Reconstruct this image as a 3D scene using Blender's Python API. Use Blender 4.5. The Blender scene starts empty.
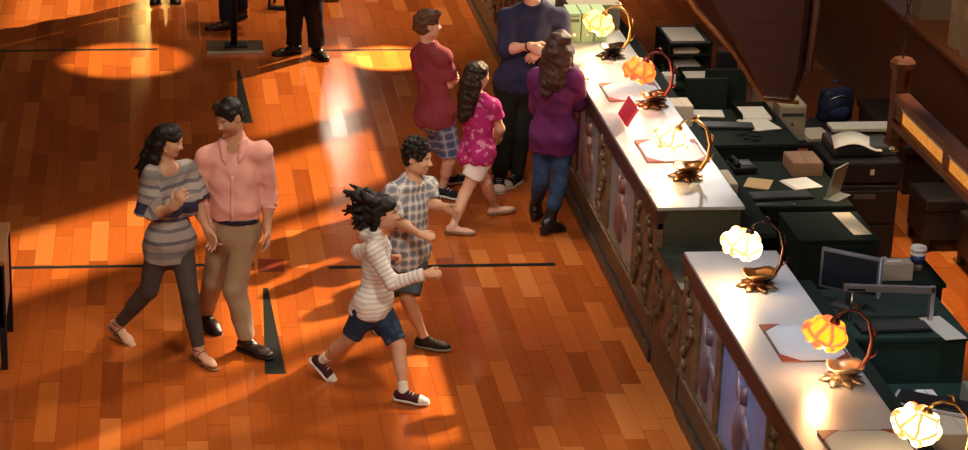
# A hall seen from a gallery: polished wood floor, visitors walking past, a long
# reception counter with flower lamps, and the staff desks behind it.
# Units are metres; X runs across the hall, Y along the counter away from the camera, Z up.
import bpy, bmesh, math, random
import numpy as np
from mathutils import Vector, Matrix

random.seed(7)
SC = bpy.context.scene
COL = SC.collection
PI = math.pi

# ---------------------------------------------------------------- objects and tags
def empty(name, label, cat, loc=(0, 0, 0), rotz=0.0, group=None):
    o = bpy.data.objects.new(name, None)
    o.empty_display_size = 0.1
    COL.objects.link(o)
    o.location = loc
    o.rotation_euler = (0, 0, rotz)
    return tag(o, label, cat, group)

def tag(o, label, cat, group=None):
    o['label'] = label
    o['category'] = cat
    if group:
        o['group'] = group
    return o

def link(name, me, mat=None, parent=None, loc=None, smooth=False):
    o = bpy.data.objects.new(name, me)
    COL.objects.link(o)
    if mat is not None:
        for m in (mat if isinstance(mat, (list, tuple)) else [mat]):
            me.materials.append(m)
    if parent is not None:
        o.parent = parent
    if loc is not None:
        o.location = loc
    if smooth:
        me.polygons.foreach_set('use_smooth', [True] * len(me.polygons))
    return o

def struct(o):
    o['kind'] = 'structure'
    return o

def dup(root, loc, rotz, label, scale=None):
    """copy a thing with its parts and sub-parts"""
    r = root.copy(); COL.objects.link(r)
    r.location = loc; r.rotation_euler = (0, 0, rotz); r['label'] = label
    if scale:
        r.scale = scale
    for ch in list(root.children):
        c = ch.copy(); COL.objects.link(c); c.parent = r
        for gr in list(ch.children):
            d = gr.copy(); COL.objects.link(d); d.parent = c
    return r

# ---------------------------------------------------------------- materials
def mat(name, color, rough=0.6, metal=0.0, emit=None, estr=0.0, spec=0.5, alpha=None, trans=0.0, coat=0.0):
    m = bpy.data.materials.new(name)
    m.use_nodes = True
    b = m.node_tree.nodes['Principled BSDF']
    b.inputs['Base Color'].default_value = (*color, 1)
    b.inputs['Roughness'].default_value = rough
    b.inputs['Metallic'].default_value = metal
    b.inputs['Specular IOR Level'].default_value = spec
    b.inputs['Transmission Weight'].default_value = trans
    b.inputs['Coat Weight'].default_value = coat
    if emit:
        b.inputs['Emission Color'].default_value = (*emit, 1)
        b.inputs['Emission Strength'].default_value = estr
    return m

class NT:
    """small helper for wiring node trees"""
    def __init__(s, m):
        s.m = m; s.nt = m.node_tree; s.n = s.nt.nodes; s.bsdf = s.n['Principled BSDF']
    def node(s, t, **kw):
        n = s.n.new(t)
        for k, v in kw.items():
            setattr(n, k, v)
        return n
    def put(s, a, b):
        if hasattr(a, 'is_output'):
            s.nt.links.new(a, b)
        else:
            b.default_value = a
    def math(s, op, a, b=0.0, c=None, clamp=False):
        n = s.node('ShaderNodeMath', operation=op, use_clamp=clamp)
        s.put(a, n.inputs[0]); s.put(b, n.inputs[1])
        if c is not None:
            s.put(c, n.inputs[2])
        return n.outputs[0]
    def mix(s, f, a, b, blend='MIX'):
        n = s.node('ShaderNodeMix', data_type='RGBA', blend_type=blend)
        s.put(f, n.inputs[0])
        for v, i in ((a, 6), (b, 7)):
            s.put((*v, 1) if isinstance(v, tuple) and len(v) == 3 else v, n.inputs[i])
        return n.outputs[2]
    def attr(s, name):
        a = s.node('ShaderNodeAttribute'); a.attribute_name = name
        return a
    def xyz(s, vec):
        n = s.node('ShaderNodeSeparateXYZ'); s.put(vec, n.inputs[0])
        return n.outputs
    def coord(s, kind='Object'):
        return s.node('ShaderNodeTexCoord').outputs[kind]
    def noise(s, scale, detail=3.0, vec=None, rough=0.5):
        n = s.node('ShaderNodeTexNoise')
        n.inputs['Scale'].default_value = scale
        n.inputs['Detail'].default_value = detail
        n.inputs['Roughness'].default_value = rough
        if vec is not None:
            s.put(vec, n.inputs['Vector'])
        return n.outputs
    def ramp(s, f, stops):
        n = s.node('ShaderNodeValToRGB')
        e = n.color_ramp.elements
        while len(e) < len(stops):
            e.new(0.5)
        for el, (p, c) in zip(e, stops):
            el.position = p; el.color = (*c, 1) if len(c) == 3 else c
        s.put(f, n.inputs[0])
        return n.outputs[0]
    def bump(s, h, strength=0.3, dist=0.01):
        n = s.node('ShaderNodeBump')
        n.inputs['Strength'].default_value = strength
        n.inputs['Distance'].default_value = dist
        s.put(h, n.inputs['Height']); s.put(n.outputs[0], s.bsdf.inputs['Normal'])
    def color(s, c):
        s.put(c, s.bsdf.inputs['Base Color'])

def fabric(name, color, rough=0.85, var=0.12, weave=350.0):
    m = mat(name, color, rough, spec=0.25)
    t = NT(m)
    n = t.noise(9.0, 4.0, t.coord())
    t.color(t.mix(t.math('MULTIPLY', n[0], 1.0), tuple(c * (1 - var) for c in color), tuple(min(1, c * (1 + var)) for c in color)))
    w = t.noise(weave, 2.0, t.coord())
    t.bump(w[0], 0.12, 0.002)
    return m

def stripes(name, bands, period, rough=0.85):
    """bands: list of (position 0..1, colour), repeated every `period` metres along the cloth"""
    m = mat(name, bands[0][1], rough, spec=0.25)
    t = NT(m)
    v = t.xyz(t.attr('cloth').outputs['Vector'])
    wob = t.math('MULTIPLY', t.math('SUBTRACT', t.noise(14.0, 2.0, t.coord())[0], 0.5), 0.012)
    f = t.math('FRACT', t.math('DIVIDE', t.math('ADD', t.math('ADD', v[1], wob), 10 * period), period))
    r = t.ramp(f, bands)
    r.node.color_ramp.interpolation = 'CONSTANT'
    t.color(r)
    t.bump(t.noise(300.0, 2.0, t.coord())[0], 0.12, 0.002)
    return m

def plaid(name, base, dark, mid, size, rough=0.85):
    m = mat(name, base, rough, spec=0.25)
    t = NT(m)
    v = t.xyz(t.attr('cloth').outputs['Vector'])
    def band(c, off, w):
        f = t.math('FRACT', t.math('DIVIDE', t.math('ADD', c, 10 * size + off), size))
        return t.math('LESS_THAN', t.math('ABSOLUTE', t.math('SUBTRACT', f, 0.5)), w)
    c = t.mix(t.math('MULTIPLY', band(v[0], 0, 0.24), 0.6), base, dark)
    c = t.mix(t.math('MULTIPLY', band(v[1], 0, 0.24), 0.6), c, dark)
    c = t.mix(t.math('MULTIPLY', band(v[0], size * 0.5, 0.07), 0.8), c, mid)
    c = t.mix(t.math('MULTIPLY', band(v[1], size * 0.5, 0.07), 0.8), c, mid)
    t.color(c)
    return m

def blotched(name, a, b, scale, lo=0.5, hi=0.58, rough=0.85):
    m = mat(name, a, rough, spec=0.25)
    t = NT(m)
    f = t.ramp(t.noise(scale, 4.0, t.coord())[0], [(lo, (0, 0, 0)), (hi, (1, 1, 1))])
    t.color(t.mix(f, a, b))
    return m

# ---------------------------------------------------------------- plain geometry
def bm_box(bm, lo, hi, bev=0.0, rot=None, pivot=None):
    vs = [bm.verts.new((x, y, z)) for x in (lo[0], hi[0]) for y in (lo[1], hi[1]) for z in (lo[2], hi[2])]
    fs = [bm.faces.new([vs[i] for i in q]) for q in ((0, 1, 3, 2), (4, 6, 7, 5), (0, 4, 5, 1), (2, 3, 7, 6), (0, 2, 6, 4), (1, 5, 7, 3))]
    if bev > 0:
        r = bmesh.ops.bevel(bm, geom=list({e for f in fs for e in f.edges}), offset=bev, segments=2, affect='EDGES', profile=0.5)
        vs = list({v for v in vs if v.is_valid} | set(r['verts']))
    if rot is not None:
        bmesh.ops.rotate(bm, verts=vs, cent=pivot or ((lo[0] + hi[0]) / 2, (lo[1] + hi[1]) / 2, (lo[2] + hi[2]) / 2), matrix=rot)
    return vs

def finish(bm, name, m, parent=None, loc=None, smooth=False):
    bmesh.ops.recalc_face_normals(bm, faces=bm.faces)
    me = bpy.data.meshes.new(name)
    bm.to_mesh(me); bm.free()
    return link(name, me, m, parent, loc, smooth)

def box(name, lo, hi, m, parent=None, bev=0.004, rot=None, pivot=None, loc=None):
    bm = bmesh.new()
    bm_box(bm, lo, hi, bev, rot, pivot)
    return finish(bm, name, m, parent, loc)

def RZ(a): return Matrix.Rotation(a, 3, 'Z')
def RX(a): return Matrix.Rotation(a, 3, 'X')
def RY(a): return Matrix.Rotation(a, 3, 'Y')

def bm_tube(bm, pts, radii, seg=10, flat=1.0, cap=True):
    """a tube through pts; radii one value or one per point"""
    pts = [Vector(p) for p in pts]
    if not hasattr(radii, '__len__'):
        radii = [radii] * len(pts)
    rings = []
    ref = Vector((0, 0, 1))
    t0 = (pts[1] - pts[0]).normalized()
    if abs(t0.dot(ref)) > 0.9:
        ref = Vector((0, 1, 0))
    nrm = (ref - t0 * ref.dot(t0)).normalized()
    for i, p in enumerate(pts):
        a = pts[max(0, i - 1)]; b = pts[min(len(pts) - 1, i + 1)]
        t = (b - a).normalized()
        nrm = (nrm - t * nrm.dot(t)).normalized()
        bi = t.cross(nrm)
        rings.append([bm.verts.new(p + nrm * math.cos(2 * PI * k / seg) * radii[i] * flat + bi * math.sin(2 * PI * k / seg) * radii[i]) for k in range(seg)])
    for a, b in zip(rings, rings[1:]):
        for k in range(seg):
            bm.faces.new((a[k], a[(k + 1) % seg], b[(k + 1) % seg], b[k]))
    if cap:
        bm.faces.new(rings[0][::-1]); bm.faces.new(rings[-1])

def tube(name, pts, radii, m, parent=None, seg=10, flat=1.0):
    bm = bmesh.new()
    bm_tube(bm, pts, radii, seg, flat)
    return finish(bm, name, m, parent, smooth=True)

def bm_lathe(bm, prof, seg=24, ctr=(0, 0, 0)):
    rings = []
    for r, z in prof:
        rings.append([bm.verts.new((ctr[0] + r * math.cos(2 * PI * k / seg), ctr[1] + r * math.sin(2 * PI * k / seg), ctr[2] + z)) for k in range(seg)])
    for a, b in zip(rings, rings[1:]):
        for k in range(seg):
            bm.faces.new((a[k], a[(k + 1) % seg], b[(k + 1) % seg], b[k]))
    bm.faces.new(rings[0][::-1]); bm.faces.new(rings[-1])

def lathe(name, prof, m, parent=None, seg=24, ctr=(0, 0, 0), smooth=True):
    bm = bmesh.new()
    bm_lathe(bm, prof, seg, ctr)
    return finish(bm, name, m, parent, smooth=smooth)

def prism(name, poly, z0, z1, m, parent=None, bev=0.0):
    bm = bmesh.new()
    a = [bm.verts.new((p[0], p[1], z0)) for p in poly]
    b = [bm.verts.new((p[0], p[1], z1)) for p in poly]
    n = len(poly)
    bm.faces.new(a[::-1]); bm.faces.new(b)
    for k in range(n):
        bm.faces.new((a[k], a[(k + 1) % n], b[(k + 1) % n], b[k]))
    if bev:
        bmesh.ops.bevel(bm, geom=list(bm.edges), offset=bev, segments=2, affect='EDGES', profile=0.5)
    return finish(bm, name, m, parent)

# ---------------------------------------------------------------- distance-field modelling
def V(*a): return np.array(a, dtype=np.float64)
def nrm(v):
    v = np.asarray(v, float)
    return v / max(np.linalg.norm(v), 1e-9)
def lerp(a, b, t): return np.asarray(a, float) * (1 - t) + np.asarray(b, float) * t

class Cone:
    """rounded cone from a to b; kd squeezes it across `side` (front/back thickness); flat ends when capped"""
    def __init__(s, a, ra, b, rb, side=None, kd=1.0, cap0=False, cap1=False, k=0.02):
        s.a = np.asarray(a, float); s.b = np.asarray(b, float); s.ra = ra; s.rb = rb
        s.kd = kd; s.cap0 = cap0; s.cap1 = cap1; s.k = k
        d = s.b - s.a
        s.L = max(np.linalg.norm(d), 1e-4); s.d = d / s.L
        if side is None:
            side = V(1, 0, 0) if abs(s.d[0]) < 0.8 else V(0, 1, 0)
        u = np.asarray(side, float) - s.d * np.dot(side, s.d)
        s.u = nrm(u); s.w = np.cross(s.d, s.u)
    def grow(s, g, g2=None):
        return Cone(s.a, s.ra + g, s.b, s.rb + (g if g2 is None else g2), s.u, s.kd, s.cap0, s.cap1, s.k)
    def cut(s, t0=None, t1=None, cap=True):
        """part of the cone between the fractions t0 and t1, with flat ends there"""
        f0 = 0 if t0 is None else t0; f1 = 1 if t1 is None else t1
        return Cone(lerp(s.a, s.b, f0), s.ra + (s.rb - s.ra) * f0, lerp(s.a, s.b, f1), s.ra + (s.rb - s.ra) * f1,
                    s.u, s.kd, cap if t0 is not None else s.cap0, cap if t1 is not None else s.cap1, s.k)
    def bounds(s):
        r = max(s.ra, s.rb) * max(1, s.kd)
        return np.minimum(s.a, s.b) - r, np.maximum(s.a, s.b) + r
    def eval(s, x, y, z):
        x = x - s.a[0]; y = y - s.a[1]; z = z - s.a[2]
        t = x * s.d[0] + y * s.d[1] + z * s.d[2]
        u = x * s.u[0] + y * s.u[1] + z * s.u[2]
        w = x * s.w[0] + y * s.w[1] + z * s.w[2]
        tc = np.clip(t, 0, s.L)
        R = s.ra + (s.rb - s.ra) * (tc / s.L)
        h = t - tc
        if s.cap0: h = np.maximum(h, 0) if not s.cap1 else h * 0
        elif s.cap1: h = np.minimum(h, 0)
        q = u * u + (w / s.kd) ** 2 + h * h
        r = np.sqrt(q) + 1e-6
        g = np.sqrt(u * u + (w / s.kd ** 2) ** 2 + h * h) / r + 1e-6
        d = (r - R) / np.maximum(g, 0.35)
        if s.cap0: d = np.maximum(d, -t)
        if s.cap1: d = np.maximum(d, t - s.L)
        return d

class Ell:
    def __init__(s, c, r, ax=None, k=0.02):
        s.c = np.asarray(c, float); s.r = np.asarray(r, float)
        s.ax = np.eye(3) if ax is None else np.asarray(ax, float); s.k = k
    def grow(s, g, g2=None):
        return Ell(s.c, s.r + g, s.ax, s.k)
    def bounds(s):
        m = max(s.r)
        return s.c - m, s.c + m
    def eval(s, x, y, z):
        x = x - s.c[0]; y = y - s.c[1]; z = z - s.c[2]
        q = [(x * a[0] + y * a[1] + z * a[2]) for a in s.ax]
        k0 = np.sqrt(sum((a / r) ** 2 for a, r in zip(q, s.r))) + 1e-6
        k1 = np.sqrt(sum((a / r ** 2) ** 2 for a, r in zip(q, s.r))) + 1e-6
        return k0 * (k0 - 1.0) / k1

def field_mesh(name, prims, vox, sub=(), disp=None, post=None):
    """blend the primitives into one closed surface (surface nets)"""
    bs = [p.bounds() for p in prims]
    mg = 0.035
    lo = np.min([b[0] for b in bs], 0) - mg
    hi = np.max([b[1] for b in bs], 0) + mg
    n = np.ceil((hi - lo) / vox).astype(int) + 1
    ax = [(lo[i] + vox * np.arange(n[i])).astype(np.float32) for i in range(3)]
    v = np.full(n, 0.2, np.float32)
    def region(b):
        i0 = np.maximum(((b[0] - mg - lo) / vox).astype(int), 0)
        i1 = np.minimum(((b[1] + mg - lo) / vox).astype(int) + 2, n)
        sl = tuple(slice(a, c) for a, c in zip(i0, i1))
        return sl, ax[0][sl[0]][:, None, None], ax[1][sl[1]][None, :, None], ax[2][sl[2]][None, None, :]
    for p, b in zip(prims, bs):
        sl, x, y, z = region(b)
        d = p.eval(x, y, z).astype(np.float32)
        o = v[sl]
        h = np.maximum(p.k - np.abs(o - d), 0) / p.k
        v[sl] = np.minimum(o, d) - h * h * p.k * 0.25
    for p in sub:
        b = p.bounds()
        if np.any(b[1] < lo) or np.any(b[0] > hi): continue
        sl, x, y, z = region(b)
        if v[sl].size == 0: continue
        d = -p.eval(x, y, z).astype(np.float32)
        o = v[sl]
        h = np.maximum(p.k - np.abs(o - d), 0) / p.k
        v[sl] = np.maximum(o, d) + h * h * p.k * 0.25
    X, Y, Z = ax[0][:, None, None], ax[1][None, :, None], ax[2][None, None, :]
    if disp is not None:
        v += disp(X, Y, Z).astype(np.float32)
    if post is not None:
        v = np.maximum(v, post(X, Y, Z).astype(np.float32))
    for i in range(3):
        s0 = [slice(None)] * 3; s0[i] = 0; v[tuple(s0)] = 0.1
        s0[i] = -1; v[tuple(s0)] = 0.1
    ins = v < 0
    cnt = np.zeros(n - 1, np.int8)
    offs = [(a, b, c) for a in (0, 1) for b in (0, 1) for c in (0, 1)]
    for a, b, c in offs:
        cnt += ins[a:n[0] - 1 + a, b:n[1] - 1 + b, c:n[2] - 1 + c]
    act = (cnt > 0) & (cnt < 8)
    ci = np.argwhere(act)
    idx = np.full(n - 1, -1, np.int32)
    idx[act] = np.arange(len(ci))
    cv = [v[ci[:, 0] + a, ci[:, 1] + b, ci[:, 2] + c] for a, b, c in offs]
    acc = np.zeros((len(ci), 3)); num = np.zeros(len(ci))
    for i in range(8):
        for j in range(i + 1, 8):
            da = [abs(offs[i][q] - offs[j][q]) for q in range(3)]
            if sum(da) != 1: continue
            m = (cv[i] < 0) != (cv[j] < 0)
            t = np.where(m, cv[i] / np.where(m, cv[i] - cv[j], 1), 0)
            q = np.array(offs[i])[None, :] + t[:, None] * (np.array(offs[j]) - np.array(offs[i]))[None, :]
            acc += np.where(m[:, None], q, 0); num += m
    verts = lo + (ci + acc / num[:, None]) * vox
    quads = []
    for a in range(3):
        b, c = (a + 1) % 3, (a + 2) % 3
        s0 = [slice(None)] * 3; s1 = [slice(None)] * 3
        s0[a] = slice(0, -1); s1[a] = slice(1, None)
        A, B = ins[tuple(s0)], ins[tuple(s1)]
        for flip, mk in ((False, A & ~B), (True, ~A & B)):
            e = np.argwhere(mk)
            e = e[(e[:, b] > 0) & (e[:, c] > 0) & (e[:, b] < n[b] - 1) & (e[:, c] < n[c] - 1)]
            if not len(e): continue
            def at(db, dc):
                q = e.copy(); q[:, b] -= db; q[:, c] -= dc
                return idx[q[:, 0], q[:, 1], q[:, 2]]
            f = np.stack([at(1, 1), at(0, 1), at(0, 0), at(1, 0)], 1)
            quads.append(f[:, ::-1] if flip else f)
    quads = np.concatenate(quads)
    me = bpy.data.meshes.new(name)
    me.vertices.add(len(verts)); me.vertices.foreach_set('co', verts.astype(np.float32).ravel())
    me.loops.add(quads.size); me.loops.foreach_set('vertex_index', quads.astype(np.int32).ravel())
    me.polygons.add(len(quads))
    me.polygons.foreach_set('loop_start', np.arange(0, quads.size, 4, dtype=np.int32))
    me.polygons.foreach_set('loop_total', np.full(len(quads), 4, np.int32))
    me.polygons.foreach_set('use_smooth', np.ones(len(quads), bool))
    me.update(calc_edges=True)
    me.validate()
    return me, verts

def folds(amp, freq, seed=0, axis=None):
    """cloth folds as a displacement of the field"""
    r = np.random.RandomState(seed)
    w = r.normal(size=(5, 3)); w /= np.linalg.norm(w, axis=1)[:, None]
    if axis is not None:
        w = w - 0.75 * (w @ nrm(axis))[:, None] * nrm(axis)[None, :]
    ph = r.uniform(0, 6.28, 5); fr = freq * r.uniform(0.6, 1.5, 5)
    def f(X, Y, Z):
        s = 0
        for i in range(5):
            q = (X * w[i, 0] + Y * w[i, 1] + Z * w[i, 2]) * fr[i] + ph[i]
            s = s + np.sin(q + 0.8 * np.sin((Y * w[i, 0] + Z * w[i, 1] - X * w[i, 2]) * fr[i] * 0.7))
        return s * (amp / 3.0)
    return f

def add_cloth_coords(me, verts, bones):
    """cloth coordinate per vertex: x around, y along the nearest bone (metres)"""
    best = np.full(len(verts), 1e9); out = np.zeros((len(verts), 3), np.float32)
    for a, b, side, r, off in bones:
        a = np.asarray(a, float); b = np.asarray(b, float)
        d = b - a; L = np.linalg.norm(d); d = d / L
        u = nrm(np.asarray(side, float) - d * np.dot(side, d)); w = np.cross(d, u)
        q = verts - a; t = q @ d
        dist = np.linalg.norm(q - np.clip(t, 0, L)[:, None] * d, axis=1) - r
        ang = np.arctan2(q @ w, q @ u) * max(r, 0.05)
        m = dist < best
        best[m] = dist[m]
        out[m, 0] = ang[m]; out[m, 1] = t[m] + off
    at = me.attributes.new('cloth', 'FLOAT_VECTOR', 'POINT')
    at.data.foreach_set('vector', out.ravel())
# ---------------------------------------------------------------- people
VOX = 0.0060
M = {}
M['eye'] = mat('eye_white', (0.75, 0.72, 0.68), 0.25)
M['iris'] = mat('dark_iris', (0.03, 0.018, 0.01), 0.2)

def skin_mat(name, c):
    m = mat(name, c, 0.5, spec=0.35)
    t = NT(m)
    m.node_tree.nodes['Principled BSDF'].inputs['Subsurface Weight'].default_value = 0.0
    a = t.attr('tint')
    n = t.noise(35.0, 3.0, t.coord())
    base = t.mix(n[0], tuple(x * 0.9 for x in c), tuple(min(1, x * 1.1) for x in c))
    t.color(t.mix(1.0, base, a.outputs['Color'], 'MULTIPLY'))
    return m

def hair_mat(name, c, rough=0.5):
    m = mat(name, c, rough, spec=0.28)
    t = NT(m)
    co = t.node('ShaderNodeMapping'); t.put(t.coord(), co.inputs['Vector'])
    co.inputs['Scale'].default_value = (1, 1, 0.22)
    n = t.noise(90.0, 5.0, co.outputs[0])
    t.color(t.mix(n[0], tuple(x * 0.45 for x in c), tuple(x * 1.6 for x in c)))
    t.bump(n[0], 0.6, 0.01)
    return m

from mathutils.bvhtree import BVHTree
def surface(ob):
    me = ob.data
    return BVHTree.FromPolygons([v.co for v in me.vertices], [p.vertices for p in me.polygons])
def on(tree, p, d, lift=0.0):
    """first point of the cloth met from p along d"""
    h = tree.ray_cast(Vector(p), Vector(d), 1.0)
    return Vector(p) if h[0] is None else h[0] - Vector(d).normalized() * lift

class Person:
    """one body laid out from its joints (metres, relative to the ground point it stands on)"""
    def __init__(s, name, label, loc, S, J, face, up=(0, 0, 1), female=False, child=False, head=None, group=None,
                 build=1.0, curl=(0.35, 0.35), palm=(None, None)):
        s.S = S; s.J = {k: np.asarray(v, float) for k, v in J.items()}
        s.root = empty(name, label, 'person', loc, 0, group)
        s.F = nrm(face)
        u = np.asarray(up, float); s.U = nrm(u - s.F * np.dot(u, s.F)); s.R = np.cross(s.F, s.U)
        s.hh = head or (0.128 * S if not child else 0.152 * S)
        s.female = female; s.child = child; s.b = build
        s.curl = curl; s.palm = palm
        j = s.J
        s.side = nrm(j['shR'] - j['shL']); s.hside = nrm(j['hpR'] - j['hpL'])
        s.csh = (j['shL'] + j['shR']) / 2; s.chp = (j['hpL'] + j['hpR']) / 2
        s.front = nrm(np.cross(nrm(s.csh - s.chp), s.side)); s.hfront = nrm(np.cross(V(0, 0, 1), s.hside))
        s.P = {}
        s.layout()

    def hl(s, x, y, z):   # head-local to world, in head heights
        return s.J['head'] + (s.R * x + s.F * y + s.U * z) * s.hh

    def layout(s):
        j, S, b = s.J, s.S, s.b
        P = s.P
        up = nrm(s.csh - s.chp)
        hips = 1.06 if s.female else 1.0
        chestw = 0.088 if s.female or s.child else 0.098
        waistw = 0.068 if s.female else (0.074 if s.child else 0.082)
        c1 = s.csh - up * 0.088 * S; c2 = lerp(s.chp, s.csh, 0.36); c3 = s.chp + up * 0.01 * S
        s.c2 = c2
        P['torso'] = [Cone(c1, chestw * S * b, c2, waistw * S * b, s.side, 0.68, k=0.05),
                      Cone(c2, waistw * S * b, c3, 0.09 * S * hips * b, lerp(s.side, s.hside, 0.5), 0.72, k=0.05)]
        P['girdle'] = [Cone(j['shL'], 0.029 * S, j['shR'], 0.029 * S, k=0.05),
                       Cone(j['neck'], 0.034 * S, j['shL'], 0.025 * S, k=0.04), Cone(j['neck'], 0.034 * S, j['shR'], 0.025 * S, k=0.04)]
        P['bust'] = []
        if s.female and not s.child:
            for q in (-1, 1):
                P['bust'].append(Ell(s.csh - up * 0.13 * S + s.front * 0.058 * S + s.side * q * 0.043 * S, (0.036 * S, 0.034 * S, 0.036 * S), k=0.03))
        P['seat'] = [Ell(s.chp - s.hfront * 0.028 * S + s.hside * q * 0.042 * S - V(0, 0, 0.025 * S), (0.052 * S, 0.055 * S, 0.055 * S), k=0.03) for q in (-1, 1)]
        nk = s.hl(0, -0.12, -0.22)
        P['neck'] = [Cone(j['neck'] - up * 0.012 * S, 0.034 * S * b, nk, 0.031 * S * b, k=0.025)]
        for q in 'LR':
            P['uarm' + q] = [Cone(j['sh' + q], 0.0285 * S * b, j['el' + q], 0.0235 * S * b, k=0.03)]
            fa, wr = j['el' + q], j['wr' + q]
            P['farm' + q] = [Cone(fa, 0.0225 * S * b, wr, 0.0155 * S * b, k=0.02), Cone(lerp(fa, wr, .12), 0.024 * S * b, lerp(fa, wr, .4), 0.0225 * S * b, k=0.03)]
            h, k_, an = j['hp' + q], j['kn' + q], j['an' + q]
            P['thigh' + q] = [Cone(h, 0.050 * S * b * hips, k_, 0.033 * S * b, k=0.03)]
            back = nrm(np.cross(nrm(an - k_), s.hside)); 
            if np.dot(back, s.hfront) > 0: back = -back
            P['calf' + q] = [Cone(k_, 0.031 * S * b, an, 0.020 * S * b, k=0.02), Cone(lerp(k_, an, .15) + back * 0.008 * S, 0.029 * S * b, lerp(k_, an, .5) + back * 0.006 * S, 0.027 * S * b, k=0.03)]
            P['hand' + q] = s.hand(q)
            P['foot' + q] = s.foot(q, -0.003)

    def foot_frame(s, q):
        f = nrm(s.J['to' + q]); u = V(0, 0, 1) - f * f[2]
        u = nrm(u); sd = np.cross(f, u)
        L = 0.152 * s.S
        o = s.J['an' + q] - u * 0.045 * s.S
        return o, f, u, sd, L

    def foot(s, q, g, thick=1.0):
        o, f, u, sd, L = s.foot_frame(q)
        z = 0.006
        return [Cone(o - f * L * 0.15 + u * (z + 0.022 * s.S), 0.0195 * s.S + g, o + f * L * 0.15 + u * (z + 0.022 * s.S), 0.020 * s.S + g, sd, 1.0, k=0.02),
                Cone(o + f * L * 0.05 + u * (z + 0.02 * s.S), 0.021 * s.S + g, o + f * L * 0.48 + u * (z + 0.0125 * s.S), 0.027 * s.S + g, sd, 0.55 * thick, k=0.02),
                Cone(o + f * L * 0.45 + u * (z + 0.0125 * s.S), 0.026 * s.S + g, o + f * L * 0.68 + u * (z + 0.010 * s.S), 0.020 * s.S + g, sd, 0.5 * thick, k=0.02),
                Cone(s.J['an' + q], 0.020 * s.S + g, o - f * L * 0.05 + u * (z + 0.025 * s.S), 0.021 * s.S + g, k=0.02)]

    def hand(s, q):
        i = 0 if q == 'L' else 1
        w = s.J['wr' + q]; d = nrm(s.J['hd' + q]); hl = 0.108 * s.S
        n = s.palm[i]
        if n is None:
            n = s.side * (1 if q == 'L' else -1)    # palms face the body
        n = np.asarray(n, float); n = nrm(n - d * np.dot(n, d))
        t = np.cross(n, d) * (1 if q == 'L' else -1)     # towards the thumb
        c = s.curl[i]
        out = [Cone(w, 0.15 * hl, w + d * 0.18 * hl, 0.19 * hl, t, 0.62, k=0.02),
               Cone(w + d * 0.16 * hl, 0.20 * hl, w + d * 0.46 * hl, 0.215 * hl, t, 0.42, k=0.015)]
        for m, (o, ln) in enumerate(zip((0.165, 0.055, -0.055, -0.165), (0.40, 0.46, 0.43, 0.34))):
            p = w + d * (0.50 - 0.03 * abs(m - 1.2)) * hl + t * o * hl
            a = c * (0.8 + 0.12 * m)
            for seg, fr in enumerate((0.44, 0.31, 0.25)):
                ang = a * (seg + 1) * 0.9
                dd = nrm(d * math.cos(ang) + n * math.sin(ang) + t * o * 0.5 * (1 if seg == 0 else 0.4))
                p2 = p + dd * ln * fr * hl
                out.append(Cone(p, (0.054 - 0.005 * seg) * hl, p2, (0.049 - 0.005 * seg) * hl, k=0.006))
                p = p2
        p = w + d * 0.14 * hl + t * 0.15 * hl
        dd = nrm(d * 0.62 + t * 0.72 + n * 0.25)
        p2 = p + dd * 0.26 * hl
        dd2 = nrm(d * 0.9 + t * 0.25 + n * 0.35)
        out += [Cone(p, 0.085 * hl, p2, 0.062 * hl, k=0.012), Cone(p2, 0.06 * hl, p2 + dd2 * 0.24 * hl, 0.046 * hl, k=0.006)]
        return out

    def head_prims(s, ears=True):
        h = s.hh; H = s.hl; ax = (s.R, s.F, s.U)
        e = lambda c, r, k=0.02: Ell(H(*c), np.array(r) * h, ax, k)
        P = [e((0, -0.06, 0.13), (0.335, 0.40, 0.37)), e((0, 0.07, -0.13), (0.275, 0.30, 0.34), 0.03),
             e((0, 0.22, -0.39), (0.125, 0.13, 0.095), 0.03), e((-0.17, 0.06, -0.27), (0.10, 0.2, 0.12), 0.03), e((0.17, 0.06, -0.27), (0.10, 0.2, 0.12), 0.03),
             e((-0.15, 0.22, -0.1), (0.12, 0.12, 0.1), 0.03), e((0.15, 0.22, -0.1), (0.12, 0.12, 0.1), 0.03),
             Cone(H(-0.17, 0.295, 0.085), 0.04 * h, H(0.17, 0.295, 0.085), 0.04 * h, k=0.02),
             Cone(H(0, 0.33, 0.05), 0.035 * h, H(0, 0.455, -0.115), 0.045 * h, k=0.015),
             e((-0.06, 0.40, -0.125), (0.045, 0.05, 0.035), 0.012), e((0.06, 0.40, -0.125), (0.045, 0.05, 0.035), 0.012),
             e((0, 0.335, -0.235), (0.115, 0.05, 0.028), 0.01), e((0, 0.33, -0.285), (0.095, 0.05, 0.03), 0.01)]
        for q in (-1, 1) if ears else ():
            P += [Ell(H(0.345 * q, -0.05, -0.02), np.array((0.04, 0.085, 0.13)) * h, ax, 0.012)]
        sub = [Ell(H(0.145 * q, 0.40, 0.015), np.array((0.085, 0.085, 0.040)) * h, ax, 0.015) for q in (-1, 1)]
        sub += [Ell(H(0.385 * q, -0.045, -0.015), np.array((0.03, 0.045, 0.075)) * h, ax, 0.008) for q in (-1, 1)]
        return P, sub

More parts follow.
